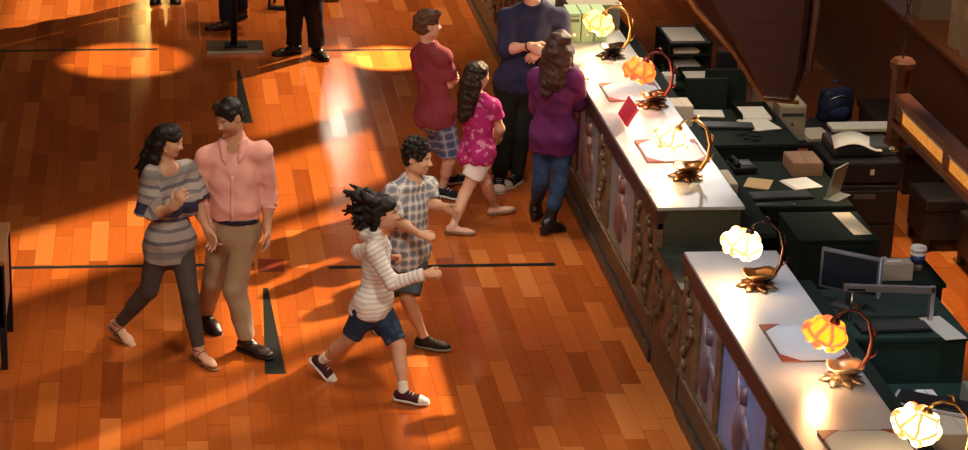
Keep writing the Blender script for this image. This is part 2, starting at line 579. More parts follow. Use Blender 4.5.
    def body(s, skin, brow=(0.16, 0.10, 0.08), stubble=None, ears=True, smile=False):
        hp, sub = s.head_prims(ears)
        pr = [c for k in ('torso', 'girdle', 'bust', 'seat', 'neck') for c in s.P[k]] + hp
        for q in 'LR':
            for k in ('uarm', 'farm', 'thigh', 'calf', 'foot', 'hand'):
                pr += s.P[k + q]
        me, v = field_mesh('body', pr, VOX, sub)
        q = (v - s.J['head']) / s.hh
        x, y, z = np.abs(q @ s.R), q @ s.F, q @ s.U
        t = np.ones((len(v), 4), np.float32)
        def put(m, c): t[m, :3] = c
        if stubble is not None:
            put((y > 0.1) & (z < -0.2) & (z > -0.52) & (x < 0.32), stubble)
        if not smile: put((x < 0.115) & (y > 0.27) & (z < -0.215) & (z > -0.305), (0.85, 0.5, 0.48))
        if not smile: put((x < 0.085) & (y > 0.27) & (np.abs(z + 0.26) < 0.008), (0.35, 0.2, 0.2))
        if smile:
            put((x < 0.16) & (y > 0.2) & (np.abs(z + 0.268 - 2.6 * x * x) < 0.046), (0.85, 0.5, 0.48))
            put((x < 0.135) & (y > 0.2) & (np.abs(z + 0.266 - 2.6 * x * x) < 0.022), (1.3, 2.1, 2.9))
        put((x > 0.06) & (x < 0.24) & (y > 0.2) & (np.abs(z - 0.108 + 1.6 * (x - 0.14) ** 2) < 0.014), brow)
        at = me.color_attributes.new('tint', 'FLOAT_COLOR', 'POINT')
        at.data.foreach_set('color', t.ravel())
        s.body_ob = link('body', me, skin, s.root)
        for sg in (-1, 1):
            bm = bmesh.new()
            bmesh.ops.create_uvsphere(bm, u_segments=14, v_segments=10, radius=0.055 * s.hh, matrix=Matrix.Translation(s.hl(0.145 * sg, 0.290, 0.012)))
            eye = finish(bm, 'eye', M['eye'], s.root, smooth=True)
            bm = bmesh.new()
            bmesh.ops.create_uvsphere(bm, u_segments=10, v_segments=8, radius=0.034 * s.hh, matrix=Matrix.Translation(s.hl(0.145 * sg, 0.315, 0.012)))
            finish(bm, 'iris', M['iris'], eye, smooth=True)

    def bones(s):
        j = s.J
        B = [(s.csh, s.chp, s.side, 0.095 * s.S, 0.0), (s.chp, s.chp - V(0, 0, 0.3), s.hside, 0.1 * s.S, np.linalg.norm(s.csh - s.chp))]
        for q in 'LR':
            l1 = np.linalg.norm(j['sh' + q] - j['el' + q])
            B += [(j['sh' + q], j['el' + q], s.front, 0.03 * s.S, 0.0), (j['el' + q], j['wr' + q], s.front, 0.024 * s.S, l1)]
        return B

    def leg_bones(s):
        j = s.J
        B = [(s.chp + V(0, 0, 0.1), s.chp - V(0, 0, 0.02), s.hside, 0.1 * s.S, 0)]
        for q in 'LR':
            B += [(j['hp' + q], j['kn' + q], s.hside, 0.045 * s.S, 0.0), (j['kn' + q], j['an' + q], s.hside, 0.03 * s.S, np.linalg.norm(j['hp' + q] - j['kn' + q]))]
        return B

    def garment(s, name, prims, m, fold=(0.004, 45.0), sub=(), bones=None, seed=1, post=None, vox=None, axis=None, parent=None):
        me, v = field_mesh(name, prims, vox or VOX, sub, folds(fold[0], fold[1], seed, axis) if fold[0] else None, post)
        add_cloth_coords(me, v, bones or s.bones())
        return link(name, me, m, parent or s.root)

    def top(s, name, m, hem=0.12, flare=0.03, sleeve=(0.55, 0.55), ease=0.012, sleeve_ease=0.014, cuff_flare=0.006,
            neck=0.062, neck_drop=0.0, **kw):
        """shirt: sleeve = how far each sleeve (left, right) reaches: 0..1 upper arm, 1..2 forearm; hem below the hips in statures"""
        S = s.S; up = nrm(s.csh - s.chp)
        g = ease
        t = s.P['torso']
        pr = [t[0].grow(g), t[1].grow(g, g + flare * 0.4)]
        if hem < 0:
            pr[1] = pr[1].cut(None, max(0.3, 1 + hem * S / max(t[1].L, 1e-3)))
        elif hem > 0.02:
            pr += [Ell(c.c + up * 0.010 * S, c.r + g * 0.6 + 0.010, None, 0.03) for c in s.P['seat']]
            pr += [Ell(s.J['hp' + q] + up * 0.014 * S, V(1, 1, 1) * (0.0525 * S * s.b + g + 0.008), None, 0.03) for q in 'LR']
        dn = -up if not kw.get('down') else nrm(kw['down']); kw.pop('down', None)
        end = s.chp + dn * hem * S - s.hfront * (0.008 * S if hem > 0 else 0)
        er = (0.088 * S * s.b + g + flare) if hem > 0 else (0.081 * S * s.b + g * 0.7)
        pr.append(Cone(s.chp + up * (0.02 if hem > 0 else 0.05 - hem) * S, 0.09 * S * s.b + g + flare * 0.4, end, er, s.hside, 0.78, cap1=True, k=0.03))
        pr += [c.grow(g) for c in s.P['girdle'] + s.P['bust']]
        for q, sl in zip('LR', sleeve):
            ua = s.P['uarm' + q][0].grow(sleeve_ease)
            if sl <= 1:
                c = ua.cut(None, sl); c.rb += cuff_flare; pr.append(c)
            else:
                pr.append(ua)
                c = s.P['farm' + q][0].grow(sleeve_ease * 0.9).cut(None, sl - 1); c.rb += cuff_flare; pr.append(c)
        nb = s.J['neck'] + nrm(s.hl(0, 0, -0.2) - s.J['neck']) * 0.045 * S
        sub = [Ell(nb + s.front * (0.012 * S + neck_drop * 0.3) - up * neck_drop, (neck * 1.0, neck * 0.9, neck * 0.62 + neck_drop), (s.side, s.front, up), k=0.01)] if neck else []
        return s.garment(name, pr, m, sub=sub + list(kw.pop('cutouts', [])), **kw)

    def bottoms(s, name, m, length=1.9, ease=0.012, flare=0.01, rise=0.02, knee=0.0, fold=(0.004, 45), seed=3):
        """trousers, shorts: length 0..1 along the thigh, 1..2 along the calf"""
        S = s.S; up = nrm(s.c2 - s.chp)
        pr = [Cone(s.chp + up * rise * S, 0.083 * S * s.b + ease, s.chp - V(0, 0, 0.02 * S), 0.092 * S * s.b + ease, s.hside, 0.74, cap0=True, k=0.04)]
        pr += [c.grow(ease * 0.4) for c in s.P['seat']]
        for q in 'LR':
            th = s.P['thigh' + q][0].grow(ease, ease + knee)
            if length <= 1:
                c = th.cut(None, length); c.rb += flare; pr.append(c)
            else:
                pr.append(th)
                c = s.P['calf' + q][0]
                c2 = Cone(c.a, c.ra + ease + knee, c.b, c.rb + ease + flare, c.u, 1.0, k=0.03).cut(None, length - 1)
                pr += [c2, s.P['calf' + q][1].grow(ease * 0.8)]
        return s.garment(name, pr, m, fold, bones=s.leg_bones(), seed=seed)

    def shoe(s, q, upper, sole, style='sneaker', cap=None, lace=None, name=None):
        o, f, u, sd, L = s.foot_frame(q); S = s.S
        st = 0.013 if style != 'boot' else 0.010
        pr = s.foot(q, 0.0045, 1.12)
        if style == 'boot':
            pr += [c.grow(0.009) for c in (s.P['calf' + q][0].cut(0.45, None),)]
            pr.append(Cone(s.J['an' + q] + u * 0.02, 0.027 * S, o - f * L * 0.05 + u * 0.02 * S, 0.025 * S, k=0.02))
        above = lambda z0: (lambda X, Y, Z: -((X - o[0]) * u[0] + (Y - o[1]) * u[1] + (Z - o[2]) * u[2] - z0))
        band = lambda z0, z1: (lambda X, Y, Z: np.abs((X - o[0]) * u[0] + (Y - o[1]) * u[1] + (Z - o[2]) * u[2] - (z0 + z1) / 2) - (z1 - z0) / 2)
        vx = 0.0045
        if style == 'sandal':
            sh = s.garment('sandal', [Cone(o - f * L * 0.18, 0.021 * S, o + f * L * 0.2, 0.023 * S, sd, 1.2, k=0.02), Cone(o + f * L * 0.2, 0.023 * S, o + f * L * 0.72, 0.026 * S, sd, 1.2, k=0.02)], sole, (0, 1), vox=vx, post=band(-0.008, 0.008))
            bm = bmesh.new()
            for t, w_, hgt in ((0.40, 0.033, 0.042), (0.12, 0.027, 0.066)):
                c = o + f * L * t
                bm_tube(bm, [c + sd * w_ * S / 1.0 * math.cos(a) * 1.0 + u * (0.004 + hgt * math.sin(a)) + f * 0.012 * math.sin(a) for a in np.linspace(0, PI, 11)], 0.006, 8)
            bm_tube(bm, [s.J['an' + q] + (f * math.cos(a) + sd * math.sin(a)) * 0.0235 * S - f * 0.004 for a in np.linspace(0, 2 * PI, 17)], 0.005, 8)
            finish(bm, 'strap', upper, sh, smooth=True)
            return sh
        low = above(st * 0.6)
        if style == 'flat':
            pr = s.foot(q, 0.004, 1.1)[:3]
            low = band(st * 0.6, 0.030)
        sh = s.garment(name or ('boot' if style == 'boot' else 'shoe'), pr, upper, (0, 1), vox=vx, post=low)
        fp = [Cone(o - f * L * 0.17 + u * st / 2, 0.024 * S, o + f * L * 0.2 + u * st / 2, 0.024 * S, sd, 1.2, k=0.02), Cone(o + f * L * 0.15 + u * st / 2, 0.023 * S, o + f * L * 0.5 + u * st / 2, 0.0315 * S, sd, 1.2, k=0.02),
              Cone(o + f * L * 0.45 + u * st / 2, 0.031 * S, o + f * L * 0.70 + u * st / 2, 0.024 * S, sd, 1.2, k=0.02)]
        z0 = -0.004
        s.garment('sole', fp, sole, (0, 1), vox=vx, post=band(z0, st), parent=sh)
        if style == 'boot':
            bmh = bmesh.new()
            bm_tube(bmh, [o - f * L * 0.14 + u * 0.0, o - f * L * 0.16 - u * 0.045], [0.021 * S, 0.013 * S], 10)
            finish(bmh, 'heel', sole, sh)
        if cap is not None:
            toe = [c.grow(0.0022) for c in s.foot(q, 0.0045, 1.12)[1:3]]
            s.garment('toe_cap', toe, cap, (0, 1), vox=vx, parent=sh,
                      post=lambda X, Y, Z: np.maximum(-((X - o[0]) * f[0] + (Y - o[1]) * f[1] + (Z - o[2]) * f[2] - L * 0.52), above(st)(X, Y, Z)))
        if lace is not None:
            bm = bmesh.new()
            for t in (0.12, 0.22, 0.32, 0.42):
                c = o + f * L * t + u * (0.060 * S * (1 - t * 0.95))
                bm_tube(bm, [c - sd * 0.013 * S - u * 0.004 * S, c, c + sd * 0.013 * S - u * 0.004 * S], 0.0032, 6)
            finish(bm, 'laces', lace, sh, smooth=True)
        return sh

    def sock(s, q, m, top=0.62):
        c = s.P['calf' + q][0]
        return s.garment('sock', [c.grow(0.005).cut(top, None)] + [x.grow(0.002) for x in s.P['foot' + q][3:]], m, (0.0, 1), vox=0.005)

    def hair(s, m, style, extra=(), amp=0.004, freq=110.0, line=0.17, seed=5, back=-0.32, name='hair', vox=0.0055, sideburn=0.02):
        h = s.hh; H = s.hl; ax = (s.R, s.F, s.U)
        pr = []
        if style != 'none':
            pr = [Ell(H(0, -0.055, 0.165), np.array((0.372, 0.430, 0.375)) * h, ax, 0.02)]
            pr += [Ell(H(0, -0.17, -0.06), np.array((0.335, 0.31, 0.33)) * h, ax, 0.02)]
        for e in extra:
            pts, r = e[0], e[1]
            pts = [H(*p) for p in pts]
            rr = np.linspace(r[0], r[-1], len(pts)) if len(r) == 2 else r
            for a, b, ra, rb in zip(pts, pts[1:], rr, rr[1:]):
                pr.append(Cone(a, ra * h, b, rb * h, k=e[2] if len(e) > 2 else 0.018))
        # the face stays clear below the hairline
        sub = [Ell(H(0, 0.47, -0.02 - (0.2 - line)), np.array((0.27, 0.36, 0.30)) * h, ax, 0.01), Ell(H(0, 0.30, -0.42), np.array((0.36, 0.46, 0.36)) * h, ax, 0.01)]
        if style == 'short':
            sub += [Ell(H(0, -0.05, -0.62), np.array((0.6, 0.7, 0.62 + back)) * h, ax, 0.01)]
            sub += [Ell(H(q * 0.42, 0.0, -0.05), np.array((0.13, 0.12, 0.15)) * h, ax, 0.01) for q in (-1, 1)]
        return s.garment(name, pr, m, (amp, freq), sub=sub, vox=vox, seed=seed)
# ---------------------------------------------------------------- the hall
def floor_mat():
    m = mat('wood_planks', (0.45, 0.13, 0.03), 0.3, spec=0.5)
    t = NT(m)
    x, y, z = t.xyz(t.coord())
    W, L = 0.135, 0.78
    row = t.math('FLOOR', t.math('DIVIDE', x, W))
    def wn(a, b=None):
        n = t.node('ShaderNodeTexWhiteNoise', noise_dimensions='2D')
        c = t.node('ShaderNodeCombineXYZ'); t.put(a, c.inputs[0])
        if b is not None: t.put(b, c.inputs[1])
        t.put(c.outputs[0], n.inputs['Vector'])
        return n.outputs['Value']
    ln = t.math('ADD', t.math('MULTIPLY', wn(row, 3.3), 0.45), 0.75)
    along = t.math('ADD', t.math('DIVIDE', t.math('DIVIDE', y, L), ln), t.math('MULTIPLY', wn(row), 17.0))
    brd = t.math('FLOOR', along)
    r = wn(row, brd)
    base = t.ramp(r, [(0.0, (0.22, 0.040, 0.006)), (0.15, (0.36, 0.074, 0.010)), (0.6, (0.45, 0.100, 0.014)), (0.85, (0.53, 0.138, 0.022)), (1.0, (0.64, 0.21, 0.05))])
    mp = t.node('ShaderNodeMapping'); mp.inputs['Scale'].default_value = (38, 2.2, 1)
    t.put(t.coord(), mp.inputs['Vector'])
    g = t.noise(1.0, 5.0, mp.outputs[0], 0.6)
    c = t.mix(0.28, base, t.mix(g[0], (0.22, 0.045, 0.008), (0.60, 0.19, 0.045)))
    fx = t.math('FRACT', t.math('DIVIDE', x, W)); fy = t.math('FRACT', along)
    sx = t.math('LESS_THAN', t.math('ABSOLUTE', t.math('SUBTRACT', fx, 0.5)), 0.487)
    sy = t.math('LESS_THAN', t.math('ABSOLUTE', t.math('SUBTRACT', fy, 0.5)), 0.494)
    seam = t.math('MULTIPLY', sx, sy)
    c = t.mix(t.math('ADD', t.math('MULTIPLY', seam, 0.55), 0.45), (0.12, 0.025, 0.006), c)
    t.color(c)
    rr = t.math('ADD', t.math('MULTIPLY', t.noise(6.0, 3.0, t.coord())[0], 0.06), t.math('ADD', t.math('MULTIPLY', r, 0.05), 0.09))
    t.put(rr, t.bsdf.inputs['Roughness'])
    t.bump(t.math('ADD', seam, t.math('MULTIPLY', g[0], 0.1)), 0.08, 0.002)
    return m

def wood(name, c, rough=0.45, scale=(3, 30, 30)):
    m = mat(name, c, rough)
    t = NT(m)
    mp = t.node('ShaderNodeMapping'); mp.inputs['Scale'].default_value = scale
    t.put(t.coord(), mp.inputs['Vector'])
    g = t.noise(1.5, 5.0, mp.outputs[0], 0.6)
    t.color(t.mix(g[0], tuple(x * 0.55 for x in c), tuple(min(1, x * 1.35) for x in c)))
    t.bump(g[0], 0.1, 0.003)
    return m

FLOOR = floor_mat()
bm = bmesh.new(); bm_box(bm, (-8.0, -4.0, -0.10), (9.0, 36.0, 0.0))
struct(finish(bm, 'floor', FLOOR))
PLASTER = fabric('warm_plaster', (0.30, 0.19, 0.11), 0.9, weave=40)
WALLWOOD = wood('dark_wall_wood', (0.07, 0.022, 0.010), 0.5)
INLAY = mat('black_inlay', (0.008, 0.010, 0.008), 0.5, spec=0.2)

# dark inlay in the floor: four long bars and two compass spears
def inlay(n, poly):
    struct(prism('trim_%d' % n, poly, -0.02, 0.0008, INLAY))
for n, (x0, x1, yy, w) in enumerate(((-3.4, (0.675, 16.138, 0)[0], (-0.164, 16.171, 0)[1], 0.055), ((1.221, 16.136, 0)[0], (2.9, 16.069, 0)[0], (2.044, 16.083, 0)[1], 0.062),
                                     (-3.4, (-0.013, 22.017, 0)[0], (-0.769, 22.047, 0)[1], 0.06), ((1.577, 21.953, 0)[0], (2.479, 21.917, 0)[0], (2.043, 21.935, 0)[1], 0.06)), 1):
    inlay(n, [(x0, yy - w / 2), (x1, yy - w / 2), (x1, yy + w / 2), (x0, yy + w / 2)])
inlay(5, [(0.665, 14.156), (0.803, 14.151), (0.757, 15.693), (0.721, 15.694)])
inlay(6, [(0.672, 19.636), (0.812, 19.631), (0.757, 21.293), (0.729, 21.294)])
RED = mat('red_inlay', (0.20, 0.03, 0.012), 0.35)
struct(prism('trim_7', [(0.699, 16.014), (0.889, 16.006), (0.904, 16.273), (0.711, 16.281)], -0.02, 0.0006, RED))

# walls and roof; unseen openings high in the right wall are shaped to place the sun patches
def wall(name, lo, hi, m=PLASTER):
    bm = bmesh.new(); bm_box(bm, lo, hi)
    return struct(finish(bm, name, m))
ROOF = 9.0
wall('wall_left', (-8.2, -4, -0.1), (-8.0, 36, ROOF))
wall('wall_front', (-8.2, -4.2, -0.1), (9.2, -4.0, ROOF))
wall('wall_back', (-8.2, 36.0, -0.1), (9.2, 36.2, ROOF))
wall('ceiling', (-8.2, -4.2, ROOF), (9.2, 36.2, ROOF + 0.2))
bm = bmesh.new()
bays = [(19.4, 21.0, 5.3, 6.1), (21.22, 21.50, 5.3, 8.8), (21.72, 24.15, 5.3, 7.05), (24.3, 25.8, 5.3, 8.8), (26.3, 28.6, 4.5, 6.7), (31.5, 35.5, 5.6, 8.6)]     # openings shaped for the sun patches: Y range, sill, head
yy = -4.2
for a, b_, s0, s1 in bays:
    bm_box(bm, (9.0, yy, -0.1), (9.2, a, ROOF)); bm_box(bm, (9.0, a, -0.1), (9.2, b_, s0)); bm_box(bm, (9.0, a, s1), (9.2, b_, ROOF)); yy = b_
bm_box(bm, (9.0, yy, -0.1), (9.2, 36.2, ROOF))
struct(finish(bm, 'wall_right', WALLWOOD))
SUN_AZ, SUN_EL = math.radians(49.0), math.radians(31.0)   # azimuth from +Y towards +X
sun_dir = V(math.sin(SUN_AZ) * math.cos(SUN_EL), math.cos(SUN_AZ) * math.cos(SUN_EL), math.sin(SUN_EL))

# unseen lit windows in the far wall, added for their reflections in the varnish
FRAME = wood('window_frame_wood', (0.08, 0.03, 0.015))
for n, (cx, z0, z1, w, col, es) in enumerate(((2.86, 4.7, 5.8, 0.34, (1.0, 0.86, 0.66), 9.0), (-0.1, 3.0, 3.7, 0.42, (1.0, 0.60, 0.16), 9.0), (-3.4, 2.6, 5.0, 0.6, (1.0, 0.6, 0.25), 2.0)), 1):
    bm = bmesh.new()
    for a, b in (((cx - w / 2 - .1, 35.9, z0 - .1), (cx - w / 2, 36.0, z1 + .1)), ((cx + w / 2, 35.9, z0 - .1), (cx + w / 2 + .1, 36.0, z1 + .1)), ((cx - w / 2, 35.9, z1), (cx + w / 2, 36.0, z1 + .1)), ((cx - w / 2, 35.9, z0 - .1), (cx + w / 2, 36.0, z0))):
        bm_box(bm, a, b)
    fr = struct(finish(bm, 'window_%d' % n, FRAME))
    box('pane', (cx - w / 2, 35.96, z0), (cx + w / 2, 35.99, z1), mat('lit_pane', (0.8, 0.7, 0.5), 0.5, emit=col, estr=es), fr, bev=0)

# ---------------------------------------------------------------- the long counter
STONE = blotched('green_black_stone', (0.030, 0.038, 0.033), (0.065, 0.078, 0.068), 9.0, 0.45, 0.7, 0.3)
STONE_DARK = blotched('dark_stone', (0.05, 0.052, 0.046), (0.085, 0.085, 0.072), 12.0, 0.4, 0.7, 0.35)
BRONZE = blotched('carved_bronze', (0.11, 0.075, 0.045), (0.22, 0.14, 0.075), 16.0, 0.4, 0.65, 0.4)
GREYGREEN = fabric('grey_green_panel', (0.060, 0.064, 0.048), 0.5, weave=30)
TOPEDGE = wood('dark_edge_wood', (0.050, 0.022, 0.020), 0.4)
GREEN = fabric('green_black_laminate', (0.012, 0.019, 0.015), 0.8, weave=60)
GREEN.node_tree.nodes['Principled BSDF'].inputs['Specular IOR Level'].default_value = 0.15
def counter_top_mat():
    m = mat('brushed_zinc', (0.62, 0.60, 0.57), 0.3, 0.45)
    t = NT(m)
    n = t.noise(3.0, 5.0, t.coord())
    t.color(t.mix(n[0], (0.46, 0.48, 0.52), (0.70, 0.74, 0.80)))
    t.put(t.math('ADD', t.math('MULTIPLY', n[0], 0.2), 0.22), t.bsdf.inputs['Roughness'])
    return m
ZINC = counter_top_mat()
def panel_mat(name, a, b, seed):
    m = mat(name, a, 0.3, 0.1)
    t = NT(m)
    mp = t.node('ShaderNodeMapping'); mp.inputs['Location'].default_value = (seed, seed * 2, 0)
    t.put(t.coord(), mp.inputs['Vector'])
    n = t.noise(5.0, 5.0, mp.outputs[0])
    v = t.node('ShaderNodeTexVoronoi'); v.inputs['Scale'].default_value = 9.0; t.put(mp.outputs[0], v.inputs['Vector'])
    t.color(t.mix(n[0], t.mix(v.outputs['Distance'], a, tuple(x * 1.7 for x in a)), b))
    t.bump(n[0], 0.3, 0.01)
    return m

XF = 3.235        # the front face of the counter
def relief(bm, y0, y1, z0, z1, seed, n=22):
    """carved leaves and scrolls on a winding stalk, standing a little proud of the face"""
    r = random.Random(seed)
    rows = max(1, int(round((y1 - y0) / 0.4)))
    for q in range(rows):
        a, b = y0 + (y1 - y0) * q / rows, y0 + (y1 - y0) * (q + 1) / rows
        c, w = (a + b) / 2, (b - a) * 0.30
        stalk = [(XF - 0.014, c + w * 0.7 * math.sin(t * 9.0 + q), z0 + (z1 - z0) * t) for t in np.linspace(0.02, 0.98, 16)]
        bm_tube(bm, stalk, 0.016, 6)
        for k in range(n // rows):
            p = stalk[1 + (k * 14) // max(1, n // rows)]
            sg = 1 if k % 2 else -1
            a0 = r.uniform(-0.4, 0.6); ln = r.uniform(0.07, 0.11)
            pts = []
            for m in range(7):
                th = a0 + m * 0.55
                f = ln * (m / 6) ** 0.8
                pts.append((XF - 0.014 - 0.008 * math.sin(m / 6 * PI), p[1] + sg * f * math.cos(th * 0.6), min(z1 - .01, p[2] + f * math.sin(th * 0.6 + .3))))
            bm_tube(bm, pts, [0.010, 0.015, 0.019, 0.020, 0.018, 0.013, 0.006], 6)

def counter(label, y0, y1, panels, group):
    t = empty('service_counter', label, 'counter', (XF, y0, 0), group=group)
    off = Vector((-XF, -y0, 0))
    def fin(o): o.location = off; return o
    fin(box('carcass', (XF + 0.02, y0 + 0.02, 0.0), (3.72, y1, 1.078), STONE_DARK, t, 0.006))
    fin(box('plinth', (XF - 0.005, y0, 0.0), (XF + 0.03, y1, 0.30), STONE, t, 0.004))
    fin(box('skirting', (XF - 0.02, y0 - 0.005, 0.0), (XF + 0.02, y1, 0.10), STONE, t, 0.004))
    bm = bmesh.new(); bm_box(bm, (XF - 0.016, y0, 0.935), (XF + 0.05, y1, 1.06), 0.006)
    bm_box(bm, (XF - 0.03, y0 - 0.006, 1.02), (XF + 0.05, y1, 1.079), 0.006)
    fin(finish(bm, 'fascia', TOPEDGE, t))
    fin(box('end_panel', (XF + 0.03, y0 - 0.004, 0.0), (3.765, y0 + 0.02, 1.079), GREYGREEN, t, 0.003))
    bm = bmesh.new(); bm_box(bm, (XF - 0.025, y0 - 0.025, 1.078), (3.785, y1, 1.10), 0.004)
    fin(finish(bm, 'worktop', ZINC, t))
    fin(box('inner_shelf', (3.70, y0 + 0.02, 0.86), (4.02, y1, 0.90), GREEN, t, 0.004))
    for i, (a, b, kind) in enumerate(panels):
        if kind == 'carved':
            o = fin(box('pilaster', (XF - 0.010, a, 0.30), (XF + 0.03, b, 0.985), BRONZE, t, 0.005))
            bm = bmesh.new(); relief(bm, a, b, 0.32, 0.97, i * 7 + int(y0 * 10), int(34 * (b - a)))
            finish(bm, 'carving', BRONZE, o, smooth=True)
        else:
            ca, cb, cf = kind
            o = fin(box('panel', (XF + 0.004, a + 0.05, 0.34), (XF + 0.03, b - 0.05, 0.96), panel_mat('painted_panel', ca, cb, i + y0), t, 0.003))
            bm = bmesh.new()
            for q in ((a, a + .05, .30, .985), (b - .05, b, .30, .985), (a + .05, b - .05, .30, .345), (a + .05, b - .05, .945, .985)):
                bm_box(bm, (XF - 0.014, q[0], q[2]), (XF + 0.03, q[1], q[3]), 0.004)
            finish(bm, 'panel_frame', BRONZE, o)
            bm = bmesh.new()        # a slim figure in low relief
            c = (a + b) / 2
            for pts, rr in (([(c, .40), (c + .03, .52), (c, .64), (c - .02, .78)], (.02, .05, .06, .045)), ([(c - .02, .78), (c - .03, .88)], (.03, .04)),
                            ([(c - .02, .74), (c + .12, .80), (c + .16, .90)], (.03, .025, .012)), ([(c - .02, .72), (c - .14, .64), (c - .18, .54)], (.03, .025, .012)), ([(c + .02, .48), (c + .10, .42)], (.03, .015))):
                bm_tube(bm, [(XF + 0.004, p[0], p[1]) for p in pts], rr, 8, 1.0)
            finish(bm, 'figure', mat('figure_glaze', cf, 0.4, 0.2), o, smooth=True)
    fin(box('rail', (XF - 0.03, y0 + 0.05, 0.30), (XF + 0.01, y1, 0.325), BRONZE, t, 0.006))
    return t

BLUE = ((0.10, 0.22, 0.58), (0.26, 0.38, 0.68), (0.24, 0.17, 0.22))  # blue paint, brightened with the skylight reflected in these panels
GREY = ((0.16, 0.17, 0.20), (0.34, 0.32, 0.33), (0.24, 0.12, 0.10))
LILAC = ((0.16, 0.15, 0.22), (0.32, 0.28, 0.34), (0.2, 0.15, 0.18))
Y1, Y2 = (3.494, 14.245, 1.1)[1], (3.438, 13.435, 1.1)[1]
counter('further long counter with zinc top and carved front, where two adults stand', Y1, 30.0,
        [(Y1, 14.95, 'carved'), (14.95, 15.95, GREY), (15.95, 16.30, 'carved'), (16.30, 17.25, GREY), (17.25, 17.7, 'carved'), (17.7, 18.7, GREY), (18.7, 19.1, 'carved'), (19.1, 20.1, GREY), (20.1, 22.0, 'carved'), (22.0, 23.0, LILAC), (23.0, 30.0, 'carved')], 'carved counters')
counter('nearest dark counter section with zinc top and blue painted front panel at lower right', 8.4, Y2 - 0.02,
        [(8.4, 9.2, BLUE), (9.2, 9.6, 'carved'), (9.6, 10.6, BLUE), (10.6, 11.3, 'carved'), (11.3, 12.45, BLUE), (12.45, 13.0, LILAC), (13.0, Y2 - 0.02, 'carved')], 'carved counters')
# lower piece bridging the gap
t = empty('low_counter', 'low carved counter link with green top bridging the gap between the two zinc counters', 'counter', (XF, Y2, 0))
o = box('carcass', (XF + 0.01, Y2 + 0.0, 0), (3.70, Y1 - 0.035, 0.80), STONE_DARK, t, 0.004); o.location = (-XF, -Y2, 0)
o = box('plinth', (XF - 0.01, Y2 + 0.005, 0), (XF + 0.02, Y1 - 0.035, 0.30), STONE, t, 0.004); o.location = (-XF, -Y2, 0)
bm = bmesh.new(); bm_box(bm, (XF - 0.012, Y2 + 0.005, 0.30), (XF + 0.02, Y1 - 0.035, 0.80), 0.004)
relief(bm, Y2, Y1, 0.32, 0.78, 77, 26)
o = finish(bm, 'carving', BRONZE, t); o.location = (-XF, -Y2, 0)
o = box('worktop', (XF - 0.02, Y2 + 0.005, 0.80), (3.72, Y1 - 0.035, 0.835), STONE, t, 0.004); o.location = (-XF, -Y2, 0)

# ---------------------------------------------------------------- flower lamps
LBR = mat('lamp_bronze', (0.22, 0.11, 0.05), 0.28, 0.9)
LCH = mat('lamp_steel', (0.5, 0.45, 0.42), 0.2, 1.0)
def shade_mat(name, c, s):
    return mat(name, c, 0.4, emit=c, estr=s)
def petal_glow(name, c, edge, s):
    """stained petals: pale hearts, deeper veins and rims, lit from within"""
    m = mat(name, c, 0.4, emit=c, estr=s)
    t = NT(m)
    v = t.node('ShaderNodeTexVoronoi', feature='DISTANCE_TO_EDGE'); v.inputs['Scale'].default_value = 13.0
    t.put(t.coord(), v.inputs['Vector'])
    t.put(t.mix(t.ramp(v.outputs['Distance'], [(0.02, (0, 0, 0)), (0.16, (1, 1, 1))]), edge, c), t.bsdf.inputs['Emission Color'])
    return m
def flower_mesh(seed):
    """a full, ruffled bloom hanging mouth-down"""
    r = random.Random(seed)
    pr = [Ell((0, 0, 0), (0.062, 0.062, 0.05), k=0.02)]
    for ring, n, rad, z, sz in ((0, 7, 0.066, -0.012, 0.040), (1, 6, 0.046, 0.030, 0.034), (2, 6, 0.050, -0.045, 0.030)):
        for k in range(n):
            a = 2 * PI * k / n + ring * 0.4 + r.uniform(-.1, .1)
            ax = ((math.cos(a), math.sin(a), 0), (-math.sin(a), math.cos(a), 0), (0, 0, 1))
            pr.append(Ell((rad * math.cos(a), rad * math.sin(a), z + r.uniform(-.006, .006)), (sz * 0.75, sz * 0.9, sz), ax, k=0.008))
    me, v = field_mesh('flower_shade', pr, 0.006, [Ell((0, 0, -0.075), (0.035, 0.035, 0.045), k=0.01)])
    return me
